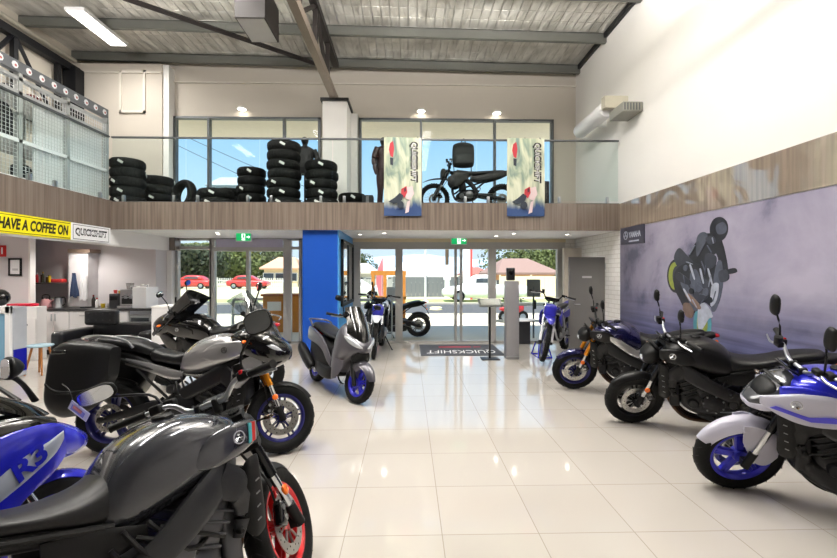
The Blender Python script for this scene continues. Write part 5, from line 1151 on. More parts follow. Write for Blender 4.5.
lw = B(); a, b_ = mp_(626.5, 235.5), None; emblem(lw, (MX-.0135, a[0], a[1]), .075, (-1, 0, 0)); lw.build('printed_emblem', i4, mu)
p0, p1 = mp_(629.5, 235), mp_(641.5, 233); fit('lettering', 'YAMAHA', i4, (MX-.0145, (p0[0]+p1[0])/2, p0[1]), (0, -1, 0), (0, 0, 1), abs(p0[0]-p1[0]), .10, mu, 0, .03)
q0 = mp_(629.5, 241.5); B().bb(MX-.0145, MX-.012, p1[0]+.06, p0[0], q0[1]-.012, q0[1]+.012).build('printed_line', i4, mu, 0)
# ------------------------------------------------------------ entrance: mat, stand, kiosk, table
c = [gp(430, 345), gp(490, 345), gp(506, 356), gp(421, 356)]
x0, x1, y0, y1 = c[3].x, c[2].x, c[3].y, c[0].y
mt = empty('door_mat', ((x0+x1)/2, (y0+y1)/2, 0), label='charcoal logo door mat inside the central doors', cat='mat'); hx, hy = (x1-x0)/2, (y1-y0)/2
B().rbox((0, 0, .005), (hx*2, hy*2, .01), .004).build('mat', M('mat_charcoal', '4a4c52', .95, vary=.15, scale=80), mt)
fit('lettering', 'QUICKSHIFT', M('mat_white', 'e5e5e5', .9), (0, -hy*.35, .0105), (-1, 0, 0), (0, -1, 0), hx*1.7, hy*.62, mt, .12, .0)
B().bb(-hx*.5, hx*.35, hy*.35, hy*.62, .0103, .0115).bb(hx*.4, hx*.6, hy*.4, hy*.55, .0103, .0115).build('mat_red_strip', M('mat_red', '9c3b46', .9), mt, 0)
p = gp(490, 359); ts = empty('tablet_stand', p, label='slim black tablet stand in front of the central doors', cat='stand')
B().rbox((0, 0, .008), (.34, .26, .016), .007).build('base', black, ts); B().tube([(0, .02, .01), (0, .02, 1.03)], .02, 12).build('pole', black, ts)
B().rbox((0, 0, 1.06), (.44, .28, .02), .008, 3, Matrix.Rotation(math.radians(28), 3, 'X')).m(1).box((0, -.006, 1.073), (.36, .2, .006), Matrix.Rotation(math.radians(28), 3, 'X')).build('tray', [M('tray_grey', '5b5d58', .4), M('tray_panel', '84877f', .3)], ts)
p = gp(511.5, 358.5); kk = empty('kiosk_pillar', (p.x, p.y, 0), label='tall grey kiosk pillar beside the tablet stand', cat='kiosk'); hz = Zy(281, p.y)
B().rbox((0, 0, hz/2), (.24, .2, hz), .01).build('body', M('kiosk_grey', '8f8d90', .4, .2), kk); B().bb(-.121, .121, -.102, -.1, .04, .07).build('kick_strip', steel, kk, 0)
cmr = empty('scanner', (p.x-.02, p.y, hz), label='black scanner head on top of the grey kiosk pillar', cat='scanner'); B().rbox((0, 0, .13), (.15, .12, .24), .02).build('body', black, cmr); B().lathe([(0, -.075), (.04, -.07), (.045, -.06)], (0, 0, .16), 'y', 20).build('lens', blkg, cmr)
p = gp(518, 343.5); sd_ = empty('side_table', (p.x+.1, p.y, 0), label='small table with a white top behind the grey kiosk pillar', cat='table'); B().lathe([(0, .53), (.28, .53), (.285, .545), (.28, .56), (0, .56)], axis='z', n=32).build('table_top', pureW, sd_); B().rbox((.02, 0, .27), (.26, .26, .52), .01).build('pedestal', M('pedestal_dark', '2d2d31', .5), sd_)
# dark framed poster case on the side of the blue pier
y0, y1 = 8.15, 9.75; cs = empty('display_case', (bx1, (y0+y1)/2, 1.6), label='tall dark glazed case on the right side of the blue pier', cat='display case'); h = (y1-y0)/2
B().bb(0, .05, -h, h, -.62, -.56).bb(0, .05, -h, h, .60, .66).bb(0, .05, -h, -h+.06, -.62, .66).bb(0, .05, h-.06, h, -.62, .66).bb(0, .05, -.03, .03, -.6, .62).build('frame', black, cs, 0); B().bb(.002, .03, -h+.05, h-.05, -.58, .62).build('glass', M('case_dark_glass', '2d3438', .06, coat=1.), cs, 0)
# stand for the blue dirt bike
p = gp(549, 361); bs = empty('bike_stand', (p.x, p.y+.45, 0), label='blue triangular lift stand under the blue dirt bike', cat='stand')
B().tube([(-.13, -.22, .012), (.13, -.22, .012), (.13, .22, .012), (-.13, .22, .012), (-.13, -.22, .012)], .013, 8).build('base', rblue, bs)
for (a, b_) in ((-.13, -.22), (.13, -.22), (.13, .22), (-.13, .22)): B().tube([(a, b_, .012), (a*.6, b_*.5, .26)], .013, 8).build('leg', rblue, bs)
B().rbox((0, 0, .27), (.2, .26, .02), .008).build('top_plate', blk, bs)
# ================================================================= THE STREET OUTSIDE
conc = M('concrete_forecourt', 'cfc5b2', .85, vary=.06, scale=3); asph = M('asphalt_road', '4a4a4d', .9, vary=.12, scale=20); verge = M('verge_grass', '9aa46c', .95, vary=.2, scale=15)
struct('ground_forecourt', B().bb(-40, 40, YG+.05, 17.2, -.25, -.02), conc)
struct('road', B().bb(-80, 80, 17.2, 23.4, -.25, -.06), asph)
struct('trim_kerb', B().bb(-80, 80, 17.05, 17.2, -.2, .02).bb(-80, 80, 23.4, 23.6, -.2, .04), M('kerb_concrete', 'b8b2a6', .85))
struct('ground_verge', B().bb(-120, 120, 23.6, 27.5, -.25, 0), verge); struct('ground_lots', B().bb(-400, 400, 27.5, 900, -.3, -.01), M('dry_ground', 'b9b294', .95, vary=.1, scale=.5))
mm = M('hazy_mountain', '9fb4c9', .95, vary=.06, scale=.01); b = B(); n = 60  # distance haze is painted into the ridge colour
for i in range(n):
    x0, x1 = -700+1400*i/n, -700+1400*(i+1)/n; f = lambda x: 24+15*noise.noise((x*.004, 3.3, 0))+9*noise.noise((x*.013, 1.3, 0))+(16 if -220 < x < 120 else 8)
    b.add([(x0, 720, 0), (x1, 720, 0), (x1, 900, f(x1)), (x0, 900, f(x0)), (x1, 1000, 0), (x0, 1000, 0)], [(0, 1, 2, 3), (3, 2, 4, 5)])
struct('mountains', b, mm, 30)
struct('trim_eave', B().bb(-9, 5, YG+.15, YG+1.5, 5.24, 5.36), M('eave_cream', 'e9dfca', .7)); struct('trim_awning', B().bb(-9, 5, YG+.15, YG+1.7, 2.62, 2.74), M('awning_white', 'e4ddd0', .7))
struct('roof', B().bb(-10, 5, YB-.5, YG+.7, 6.75, 6.85), M('roof_sheet', 'a8aaac', .5))
leafc = [M('foliage_'+c, c, .8, vary=.35, scale=3) for c in ('414b27', '525c2e', '2e3822')]; barkm = M('bark', '5a4a3a', .9, vary=.2)
def tree(px, Y, top, w, label, mi=0, seed=1, base=.0, cl=16):
    """broadleaf tree: trunk and a crown of many leaf tufts"""
    x = X(px, Y); h = Zy(top, Y)-base; o = empty('tree', (x, Y, base), label=label, cat='tree', group='trees across the road'); rnd = random.Random(seed)
    B().sweep([(0, 0, 0), (.1, 0, h*.3), (-.05, 0, h*.6)], [(.18, .18), (.13, .13), (.06, .06)], n=8, sub=3).build('trunk', barkm, o)
    c = B(); v = []; fs = []
    for k in range(cl):
        a = rnd.uniform(0, 2*pi); r = rnd.uniform(0, 1)**.5*w*.36; cc = Vector((r*math.cos(a), r*math.sin(a)*.6, h*rnd.uniform(.28, .86)*(1-.12*r/w))); R = w*rnd.uniform(.14, .24)
        for j in range(170):
            d = Vector((rnd.gauss(0, 1), rnd.gauss(0, 1), rnd.gauss(0, 1))).normalized(); p = cc+d*R*rnd.uniform(.75, 1.08); p.z = min(p.z, h); t = Vector((rnd.gauss(0, 1), rnd.gauss(0, 1), rnd.gauss(0, 1))).normalized(); u = d.cross(t).normalized(); s = rnd.uniform(.10, .2)*max(.6, w/6); u2 = (u.cross(d)+d*rnd.uniform(-.8, .8)).normalized(); i = len(v)
            v += [p-u*s, p-u2*s*.6, p+u*s, p+u2*s*.6]; fs.append((i, i+1, i+2, i+3))
    c.add(v, fs); c.build('crown', leafc[mi], o, 0)
def T_(px, Y, top, w, label, mi, seed, cl=20): tree(px, Y, top, w*Y/34, label, mi, seed, cl=cl)
T_(186, 56, 247, 6.5, 'dark green tree at the left of the ground floor windows', 2, 1); T_(206, 78, 245, 6, 'broad green tree behind the left window mullion', 1, 2); T_(232, 67, 248, 6, 'olive green tree seen through the left doors', 1, 3); T_(262, 118, 246, 5.5, 'green tree left of the cream house', 0, 4); T_(216, 90, 247, 6.5, 'dark tree filling the gap behind the left doors', 2, 9)
T_(366, 62, 251, 3.2, 'small round tree left of the white roofed house', 0, 5, 10); T_(515, 50, 247, 5.5, 'leafy tree behind the brown roofed house', 1, 6); T_(541, 60, 245, 6, 'tall leafy tree right of the brown roofed house', 1, 7); T_(553, 71, 244, 3.6, 'dark narrow tree at the right edge of the glass', 2, 8, 14); T_(484, 72, 266, 2.8, 'distant low tree between the two houses', 0, 10, 8)
glz = M('window_dark', '3a444c', .1, coat=.6)
def house(px0, px1, Y, eave, ridge, wallm, roofm, label, depth=9, hip=True, base=0.):
    x0, x1 = X(px0, Y), X(px1, Y); ze, zr = Zy(eave, Y), Zy(ridge, Y+depth*.4); w = x1-x0; o = empty('house', ((x0+x1)/2, Y, 0), label=label, cat='house')
    B().bb(-w/2+.4, w/2-.4, .3, depth, 0, ze).build('walls', wallm, o, 0); k = w*.28 if hip else 0
    B().add([(-w/2, -.3, ze), (w/2, -.3, ze), (w/2, depth+.3, ze), (-w/2, depth+.3, ze), (-w/2+k, depth/2, zr), (w/2-k, depth/2, zr), (-w/2, -.3, ze-.18), (w/2, -.3, ze-.18), (w/2, depth+.3, ze-.18), (-w/2, depth+.3, ze-.18)], [(0, 1, 5, 4), (1, 2, 5), (2, 3, 4, 5), (3, 0, 4), (0, 1, 7, 6), (1, 2, 8, 7), (2, 3, 9, 8), (3, 0, 6, 9), (6, 7, 8, 9)]).build('roof', roofm, o, 0)
    for t in (-.3, .0, .28): f = B().bb(t*w-.7, t*w+.7, .24, .31, ze-1.7, ze-.6).build('window', pureW, o, 0); B().bb(t*w-.62, t*w+.62, .21, .24, ze-1.62, ze-.68).build('pane', glz, f, 0)
house(383, 449, 36, 275, 262, M('house_grey', '777a7c', .8), M('roof_white', 'e8e6e2', .6), 'house with a white hipped roof across the road')
house(497, 560, 36, 272.5, 258, M('house_orange', 'c08a56', .8), M('roof_brown', '8a6f66', .7), 'house with a brown tiled roof across the road')
house(260, 300, 54, 268, 257, M('house_cream', 'e6d3ac', .8), M('roof_tan', 'c0977c', .7), 'cream house with a tan roof beyond the left doors', 6)
house(338, 375, 46, 272, 263, M('house_pale', 'b9b8b4', .8), M('roof_pale', 'c9c4bc', .7), 'pale house left of the white roofed house')
house(466, 492, 52, 274, 267, M('house_red_brick', '9a7263', .8), M('roof_red', '9c6055', .7), 'small house with a red roof between the two big houses')
house(205, 246, 150, 186, 178, M('tall_house_grey', '8b98a6', .8), M('roof_slate', '8b98a6', .6), 'tall pale slate house top seen through the upper left window', 6)
def fence(px0, px1, Y, top, m, label, picket=0):
    x0, x1 = X(px0, Y), X(px1, Y); h = Zy(top, Y); o = empty('fence', (x0, Y, 0), label=label, cat='fence'); L = x1-x0; n = max(2, int(L/2.4))
    b = B()
    if picket:
        k = int(L/.22)
        for i in range(k): b.bb(i*L/k, i*L/k+.09, -.02, .02, .08, h)
        b.bb(0, L, .02, .06, .3, .4).bb(0, L, .02, .06, h-.35, h-.25)
    else:
        k = int(L/.3)
        for i in range(k): b.bb(i*L/k, (i+1)*L/k-.01, -.02+.01*(i % 2), .02+.01*(i % 2), 0.02, h)
    b.build('panel', m, o, 0)
    for i in range(n+1): B().bb(i*L/n-.05, i*L/n+.05, -.06, .06, 0, h+.08).build('post', m, o, 0)
fence(170, 288, 52, 278, M('fence_white', 'dcdad4', .7), 'white picket fence in front of the trees', 1)
fence(394, 459, 30, 277, M('fence_grey', '6d7072', .7), 'grey sheet fence in front of the white roofed house')
fence(500, 562, 30, 276, M('fence_cream', 'e3d6b8', .8), 'cream fence in front of the brown roofed house')
fence(338, 392, 31, 279, M('fence_pale_grey', 'a9a9a4', .8), 'pale grey fence left of the white roofed house'); fence(459, 500, 31, 280, M('fence_dark', '4c4e52', .7), 'dark fence behind the parked white utility')
def car(px, Y, L, m, label, flip=1, ute=False):
    o = empty('car', (X(px, Y), Y, 0), label=label, cat='car'); h = L/2
    b = B(); b.loft([(-h, .42, .80, .66), (-h*.94, .28, .92, .82), (-h*.5, .22, .96, .86), (h*.3, .22, .95, .86), (h*.8, .25, .86, .84), (h*.97, .32, .72, .76), (h, .40, .62, .66)], n=24, e=4.5, sub=4)
    b.v = [Vector((v.x*flip, v.y, v.z)) for v in b.v]; b.build('body', m, o)
    c = B(); q = [(-h*.75, .9, 1.0, .66), (-h*.5, .9, 1.42, .68), (0, .9, 1.47, .70), (h*.18, .9, 1.40, .68), (h*.52, .9, .96, .62)] if not ute else [(-h*.25, .9, 1.1, .7), (-h*.2, .9, 1.5, .70), (h*.1, .9, 1.55, .70), (h*.25, .9, 1.5, .68), (h*.5, .9, 1.0, .66)]
    c.loft(q, n=20, e=4., sub=4); c.v = [Vector((v.x*flip, v.y, v.z)) for v in c.v]; cb = c.build('cabin', m, o)
    g = B(); g.loft([(a*.93, zb+.1, zt-.09, w_+.012) for (a, zb, zt, w_) in q[1:-1]], n=20, e=4., sub=3); g.v = [Vector((v.x*flip, v.y, v.z)) for v in g.v]; g.build('window_glass', glz, cb)
    for sx_ in (-.62, .64):
        for sg in (-1, 1): w_ = B().lathe([(.20, -.1), (.31, -.1), (.33, -.06), (.33, .06), (.31, .1), (.20, .1)], (sx_*h*flip, sg*.78, .33), 'y', 24, True).build('wheel', tyrem, o); B().lathe([(0, -.06), (.2, -.09), (.2, .09), (0, .06)], (sx_*h*flip, sg*.78, .33), 'y', 16).build('hub_cap', steel, w_)
    B().ball((h*.93*flip, -.6, .66), (.06, .14, .06)).ball((h*.93*flip, .6, .66), (.06, .14, .06)).build('headlight', lensm, o)
carw = M('car_white', 'f0f0ee', .6); carr = M('car_red', 'c0342f', .3, coat=.8)
car(484, 25.2, 4.9, carw, 'white utility parked across the road', -1, True); car(249, 47, 4.3, carr, 'red car seen through the left doors', 1); car(191, 47.3, 4.6, carr, 'red car seen through the narrow left window', -1); car(350, 26, 4.4, carw, 'white car left of the timber frame', 1)
railm = M('rail_white', 'e4e2dd', .4)
def hoop(px0, px1, Y, top, label, mid=True):
    x0, x1 = X(px0, Y), X(px1, Y); h = Zy(top, Y)+.02; o = empty('parking_rail', (x0, Y, -.02), label=label, cat='rail', group='white tubular rails on the forecourt'); L = x1-x0
    B().tube([(0, 0, 0), (0, 0, h-.15), (.03, 0, h-.05), (.15, 0, h), (L-.15, 0, h), (L-.03, 0, h-.05), (L, 0, h-.15), (L, 0, 0)], .045, 10, 3).build('hoop', railm, o)
    if mid: B().tube([(0, 0, h*.5), (L, 0, h*.5)], .035, 8).build('cross_bar', railm, o)
hoop(491, 562, 10.9, 304.5, 'white tubular rail right of the sliding doors'); hoop(344, 399, 12.3, 300, 'white tubular rail behind the dirt bike'); hoop(233, 273, 12.6, 299, 'white tubular rail outside the left doors'); hoop(182, 209, 12.6, 301, 'white tubular rail outside the narrow left window')
# timber frame, planter, sign plate, flags and poles
tm = M('orange_timber', 'd08a3a', .7, vary=.2, scale=6)
p = wy(388, 0, 13.); tf = empty('timber_pergola', (p.x, 13., -.02), label='orange timber frame standing on the forecourt', cat='frame')
for (dx, dy) in ((-.45, 0), (-.12, .5), (.35, 0), (.48, .5)): B().bb(dx-.05, dx+.05, dy-.05, dy+.05, 0, 1.7).build('post', tm, tf, 0)
for dy in (0, .5): B().bb(-.52, .55, dy-.03, dy+.03, 1.58, 1.72).build('beam', tm, tf, 0); B().bb(-.52, .55, dy-.03, dy+.03, .85, .93).build('beam', tm, tf, 0)
p = gp(262, 331); pl = empty('timber_planter', (X(263, 12), 12., -.02), label='orange timber counter outside the left doors', cat='counter'); w = X(303, 12)-X(263, 12)
B().bb(0, w, 0, .5, 0, 1.0).build('boards', tm, pl, 0); B().bb(-.05, w+.05, -.05, .55, 1.0, 1.06).build('top', M('timber_top', 'b0672c', .6), pl, 0); B().bb(.12, .5, -.01, 0, .6, .85).build('notice', pureW, pl, 0)
sp_ = empty('sign_post', (X(533.5, 10.75), 10.75, -.02), label='grey notice plate on a post outside the right pane', cat='sign'); B().tube([(0, 0, 0), (0, 0, 1.3)], .025, 8).build('post', alud, sp_); B().bb(-.17, .17, -.02, .0, Zy(297, 10.75)+.02, Zy(279.5, 10.75)+.02).build('plate', M('plate_grey', '6c6c68', .5), sp_, 0); B().rbox((.03, -.04, .85), (.05, .05, .22), .01).build('holder', black, sp_)
sp2 = empty('sign_post', (X(411.5, 10.6) if 0 else X(396, 10.5)-.1, 10.45, -.02), label='small white notice on a post left of the sliding doors', cat='sign'); B().tube([(0, 0, 0), (0, 0, 1.2)], .02, 8).build('post', alu, sp2); B().bb(-.12, .1, -.02, .0, 1.0, 1.3).build('plate', M('plate_pale', 'c6c9cf', .5), sp2, 0)
fl = empty('feather_flag', (X(382, 19), 19., -.06), label='pink feather flag beyond the timber frame', cat='flag'); B().tube([(0, 0, 0), (0, 0, 2.4)], .02, 6).build('pole', alu, fl); B().shell(lambda u, v: (-.30*u*math.sin(pi*(.15+.8*v))-.0+.05, .03*math.sin(6*v), .6+1.75*v), 6, 14, .008).build('flag', M('flag_pink', 'e2747a', .6), fl, 60)
up = empty('utility_pole', (X(447, 28.5), 28.5, 0), label='timber utility pole with a pale box across the road', cat='pole'); B().tube([(0, 0, 0), (0, 0, 7)], .12, 10).build('pole', barkm, up); B().bb(-.22, .22, -.2, .2, 1.2, 2.2).bb(-.15, .15, -.18, .18, 0, 1.2).build('service_box', pureW, up, 0)
py_ = empty('pylon_sign', (X(468, 26.8), 26.8, 0), label='tall white pylon sign with a red edge across the road', cat='sign'); B().bb(-.32, .20, -.1, .1, 0, 4.2).build('panel', pureW, py_, 0); B().bb(.12, .26, -.105, .105, 0, 4.2).build('red_edge', M('pylon_red', 'd9534a', .5), py_, 0)
st_ = empty('steel_pole', (X(425.5, 24.3), 24.3, 0), label='thin pale pole in front of the grey fence', cat='pole'); B().tube([(0, 0, 0), (0, 0, 4.5)], .06, 8).build('shaft', railm, st_); B().lathe([(0, 0), (.18, 0), (.16, .08), (.06, .12)], axis='z', n=12).build('base', railm, st_)
rm = empty('road_marker', (X(436, 20), 20., -.06), label='pale yellow marker lying on the road', cat='marker'); B().lathe([(0, 0), (.30, 0), (.24, .12), (0, .14)], axis='z', n=16).build('dome', M('marker_yellow', 'eee0a0', .5), rm); B().lathe([(.26, .08), (.29, .08), (.27, .11)], axis='z', n=16).build('band', pureW, rm)
rq = empty('red_minibike', (X(513, 14.2), 14.2, -.02), label='small red minibike parked on the forecourt', cat='minibike'); redp = M('minibike_red', 'b3202a', .3, coat=.5)
for sx_ in (-.3, .32): w_ = B().lathe([(.10, -.05), (.18, -.06), (.2, 0), (.18, .06), (.10, .05)], (sx_, 0, .2), 'y', 20, True).build('wheel', tyrem, rq); B().lathe([(0, -.04), (.1, -.04), (.1, .04), (0, .04)], (sx_, 0, .2), 'y', 12).build('rim', steel, w_)
B().loft([(-.45, .42, .5, .06), (-.2, .34, .58, .12), (.1, .3, .62, .12), (.35, .4, .66, .06)], sub=4).build('body', redp, rq); B().loft([(-.5, .55, .6, .05), (-.3, .54, .64, .09), (-.05, .56, .64, .07)], sub=3).build('seat', blk, rq); B().tube([(.3, -.25, .82), (.26, 0, .78), (.3, .25, .82)], .014, 8, 3).tube([(.32, 0, .2), (.26, 0, .78)], .02, 8).build('handlebar', blk, rq)
for k, (a, b_) in enumerate((((150, 120), (330, 196)), ((150, 132), (330, 212)))):
    p, q = wy(a[0], a[1], 40), wy(b_[0], b_[1], 46); tag(B().tube([p, (p+q)/2-Vector((0, 0, .3)), q], .025, 6, 6).build('power_line', bsteel, None), ['upper power line crossing the upper left window', 'lower power line crossing the upper left window'][k], 'power line')
naked('black motorcycle parked on the forecourt behind the white dirt bike', gp(362, 337), 268, math.radians(9), math.radians(8), dict(rim=wblk, fork=forkb, fender=matb, frame=matb2, tank=blkg, side=matb, bar=steel))
# ================================================================= MEZZANINE
# glass balustrades
def balustrade(name, pts, label, n, rail=True):
    a, b = Vector(pts[0]), Vector(pts[1]); L = (b-a).length; d = (b-a).normalized(); ang = math.atan2(d.y, d.x)
    o = empty(name, a, (0, 0, ang), label, 'balustrade'); h = 4.08-ZM; w = L/n
    for k in range(n):
        B().bb(k*w+.012, (k+1)*w-.012, -.006, .006, .05, h-.02).build('glass_panel', bgls, o, 0)
        for q in (.16, .84): B().rbox(((k+q)*w, 0, .065), (.05, .05, .13), .008, 2).build('spigot', steel, o)
    B().bb(0, L, -.02, .02, h-.02, h+.008).build('handrail', alud, o, 0); B().bb(0, L, -.025, .025, 0, .012).build('base_rail', alud, o, 0)
balustrade('glass_balustrade', [(XL, YM+.03, ZM), (XR-.03, YM+.03, ZM)], 'frameless glass balustrade along the front of the mezzanine', 7)
balustrade('glass_balustrade', [(XL-.03, -3.4, ZM), (XL-.03, YM+.0, ZM)], 'frameless glass balustrade along the left side of the mezzanine', 8)
# tyres
tr = [(.20, -.07), (.205, -.078), (.24, -.09), (.285, -.088), (.305, -.065), (.315, -.03), (.317, 0), (.315, .03), (.305, .065), (.285, .088), (.24, .09), (.205, .078), (.20, .07)]
tb = B().lathe(tr, axis='z', n=40, close=True)
for i in range(30):
    a = 2*pi*i/30
    for sg in (-1, 1): tb.sweep([(math.cos(a)*.319, math.sin(a)*.319, sg*.01), (math.cos(a+.09)*.306, math.sin(a+.09)*.306, sg*.066)], (.007, .007), n=4)
stick = M('tyre_sticker', 'dcdcd8', .5)
for (a, z) in ((-1.7, .0),): tb.m(1).box((math.cos(a)*.318, math.sin(a)*.318, z), (.10, .012, .045), Matrix.Rotation(a+pi/2, 3, 'Z') @ Matrix.Rotation(.5, 3, 'Y')).m(0)
tyre0 = tb.build('tyre', [tyrem, stick], None); used = [0]
tb2 = [v for v in tyre0.data.vertices]
def tyre(x, y, z, label, s=1., rot=None, spin=0.):
    o = tyre0 if not used[0] else tyre0.copy()
    if used[0]: COL.objects.link(o)
    used[0] = 1; o.location = (x, y, z); o.rotation_euler = rot or (0, 0, spin); o.scale = (s, s, 1)
    tag(o, label, 'tyre', 'stacked tyres on the mezzanine')
ordn = ['bottom', 'second', 'third', 'fourth', 'fifth', 'sixth', 'seventh', 'eighth']
def stack(px, Y, n, where, s=1., h=.182):
    x = X(px, Y)
    for k in range(n):
        nm = 'top' if k == n-1 else ordn[k]
        tyre(x+.012*math.sin(k*2.3+px), Y+.01*math.cos(k*1.7), ZM+.0915+h*k, f'{nm} tyre of {where}', s, spin=[.0, .25, -.3, 1.9, .1, -2.][k % 6]+.05*k)
stack(128, 8.45, 5, 'the left stack behind the balustrade corner', .95)
stack(157, 9.15, 4, 'the shorter stack beside the cream wall')
stack(284, 8.5, 7, 'the tallest stack, left of the white column')
stack(321.5, 8.55, 5, 'the stack against the white column')
stack(251.5, 9.1, 5, 'the narrow stack left of the tallest one', .9)
stack(231, 9.5, 3, 'the low stack behind the narrow one', .95)
stack(216.5, 8.6, 2, 'the low stack under the left upper window', 1.05)
stack(352, 9.0, 2, 'the low stack right of the white column', .9)
tyre(X(184, 8.9), 8.9, ZM+.317, 'tyre standing upright under the left upper window', 1., (math.radians(84), 0, math.radians(-28)))
bxm = empty('cardboard_box', (X(368, 8.7), 8.7, ZM), label='small dark carton beside the left hanging banner', cat='box'); B().rbox((0, 0, .14), (.22, .25, .28), .01).build('carton', M('dark_carton', '2b2b2e', .7), bxm); B().bb(-.03, .03, -.127, -.125, .02, .26).build('tape', M('tape_grey', '77777a', .4), bxm, 0)
pst = empty('rack_post', (X(546, 8.9), 8.9, ZM), label='dark upright tyre rack post right of the right banner', cat='post'); B().rbox((0, 0, .32), (.12, .12, .64), .03).build('post', black, pst); B().rbox((0, 0, .01), (.22, .22, .02), .008).build('base', black, pst)
# mannequins
def mannequin(px, Y, label, suit, legs, rz=0., top=1.66):
    o = empty('mannequin', (X(px, Y), Y, ZM), (0, 0, rz), label, 'mannequin')
    b = B(); s = top/1.66
    def vl(secs): 
        S = crom(secs, 5); n = 20; vs, fs = [], []
        for (z, w, dd, yc) in S:
            for (ca, sa) in sring(n, 2.3): vs.append((ca*w, yc+sa*dd, z*s))
        for j in range(len(S)-1):
            for i in range(n): fs.append((j*n+i, j*n+(i+1) % n, (j+1)*n+(i+1) % n, (j+1)*n+i))
        fs.append(tuple(range(n))); fs.append(tuple((len(S)-1)*n+i for i in range(n-1, -1, -1))); return vs, fs
    b.add(*vl([(.86, .16, .11, 0), (.98, .17, .12, 0), (1.15, .175, .12, 0), (1.30, .205, .125, 0), (1.39, .20, .11, 0), (1.44, .13, .085, 0), (1.47, .065, .06, 0)])).build('jacket', suit, o)
    B().add(*vl([(1.44, .055, .055, 0), (1.5, .05, .052, -.005), (1.53, .06, .075, -.01), (1.58, .075, .09, -.015), (1.63, .07, .085, -.01), (1.665, .035, .045, 0)])).build('head', black, o)
    for sg in (-1, 1):
        B().sweep([(sg*.19, 0, 1.39*s), (sg*.25, .02, 1.24*s), (sg*.29, .01, 1.08*s), (sg*.29, -.04, .88*s), (sg*.285, -.06, .80*s)], [(.065, .065), (.06, .06), (.052, .052), (.042, .042), (.03, .03)], n=12, sub=4).build('sleeve', suit, o)
        if legs: B().sweep([(sg*.085, 0, .90*s), (sg*.10, 0, .7*s), (sg*.11, -.01, .46*s), (sg*.11, .01, .2*s), (sg*.11, 0, .03)], [(.095, .10), (.085, .09), (.062, .065), (.058, .06), (.045, .05)], n=12, sub=4).build('leg', suit, o)
    if not legs: B().tube([(0, 0, .02), (0, 0, .9)], .022, 10).build('stand_pole', black, o)
    B().lathe([(0, 0), (.2, 0), (.2, .012), (0, .02)], axis='z', n=28).build('base', black, o)
mannequin(305, 9.35, 'black jacket display mannequin behind the tallest tyre stack', M('jacket_black', '0a0a0c', .6), False)
mannequin(383.5, 9.2, 'dark red riding suit on a mannequin behind the left banner', M('suit_dark_red', '2a0a0d', .45), True, .9, 1.62)
# backpack hung from the handrail
bp = empty('hanging_backpack', (X(463.5, 8.0), YM+.2, 3.62), label='black backpack hanging from the mezzanine handrail', cat='backpack')
B().loft([(-.20, .06, .34, .07, 3), (-.17, .0, .42, .09, 3), (0, -.02, .46, .10, 3), (.17, .0, .42, .09, 3), (.20, .06, .34, .07, 3)], sub=4).build('bag', M('bag_black', '070708', .7), bp)
B().loft([(-.14, .03, .20, .02, 3, -.105), (0, .02, .22, .03, 3, -.11), (.14, .03, .20, .02, 3, -.105)], sub=3).build('pocket', M('bag_black2', '0b0b0c', .6), bp)
for sg in (-1, 1): B().tube([(sg*.14, .09, .40), (sg*.17, .14, .2), (sg*.165, .08, -.05), (sg*.17, .03, -.28)], .010, 6, 4).build('strap', black, bp)
B().tube([(-.05, .02, .44), (0, -.10, .50), (.05, .02, .44)], .010, 6, 4).build('handle', black, bp)
# dark dirt bike by the window
dk = M('dirt_bike_black', '0a0a0b', .5)
d0 = wy(434, 200, 9.45); dirt_bike('black dirt bike on show upstairs in front of the window', (d0.x, 9.45, 0), 276, math.radians(2), math.radians(14),
    dict(rim=wblk, paint=dk, fender=dk, plate=dk, panel=dk, tail=dk, frame=bsteel, fork=forkb, guard=dk, lift=ZM, swing=bsteel, pipe=blk, can=blk))
# hanging banners
def banner_mat():
    m = bpy.data.materials.new('banner_print'); m.use_nodes = True; nt = m.node_tree; b = nt.nodes['Principled BSDF']; L = nt.links
    tc = nt.nodes.new('ShaderNodeTexCoord'); sp = nt.nodes.new('ShaderNodeSeparateXYZ'); L.new(tc.outputs['Object'], sp.inputs[0])
    mp = nt.nodes.new('ShaderNodeMapping'); mp.inputs['Rotation'].default_value = (0, .5, 0); mp.inputs['Scale'].default_value = (5, 1, 1.3); L.new(tc.outputs['Object'], mp.inputs[0])
    nz = nt.nodes.new('ShaderNodeTexNoise'); nz.inputs['Scale'].default_value = 1.; nz.inputs['Detail'].default_value = 6; nz.inputs['Distortion'].default_value = 1.2; L.new(mp.outputs[0], nz.inputs['Vector'])
    rp = nt.nodes.new('ShaderNodeValToRGB'); e = rp.color_ramp.elements; e[0].position = .32; e[0].color = lin('4c6d73'); e[1].position = .7; e[1].color = lin('d9dcc8'); q = e.new(.45); q.color = lin('9aa792'); q = e.new(.55); q.color = lin('c3c7ae'); L.new(nz.outputs['Fac'], rp.inputs[0])
    mr = nt.nodes.new('ShaderNodeMapRange'); mr.inputs[1].default_value = -.42; mr.inputs[2].default_value = -.22; ad = nt.nodes.new('ShaderNodeMath'); ad.operation = 'MULTIPLY_ADD'; ad.inputs[1].default_value = .3
    L.new(nz.outputs['Fac'], ad.inputs[0]); L.new(sp.outputs[2], ad.inputs[2]); L.new(ad.outputs[0], mr.inputs[0])
    mx = nt.nodes.new('ShaderNodeMix'); mx.data_type = 'RGBA'; mx.inputs[6].default_value = lin('24406f'); L.new(mr.outputs[0], mx.inputs[0]); L.new(rp.outputs[0], mx.inputs[7]); L.new(mx.outputs[2], b.inputs['Base Color']); b.inputs['Roughness'].default_value = .6
    return m
bm_ = banner_mat(); bred = M('banner_red', 'b5323c', .6); bdk = M('banner_dark', '27303c', .6); bpk = M('banner_pale', 'd9c3c4', .6)
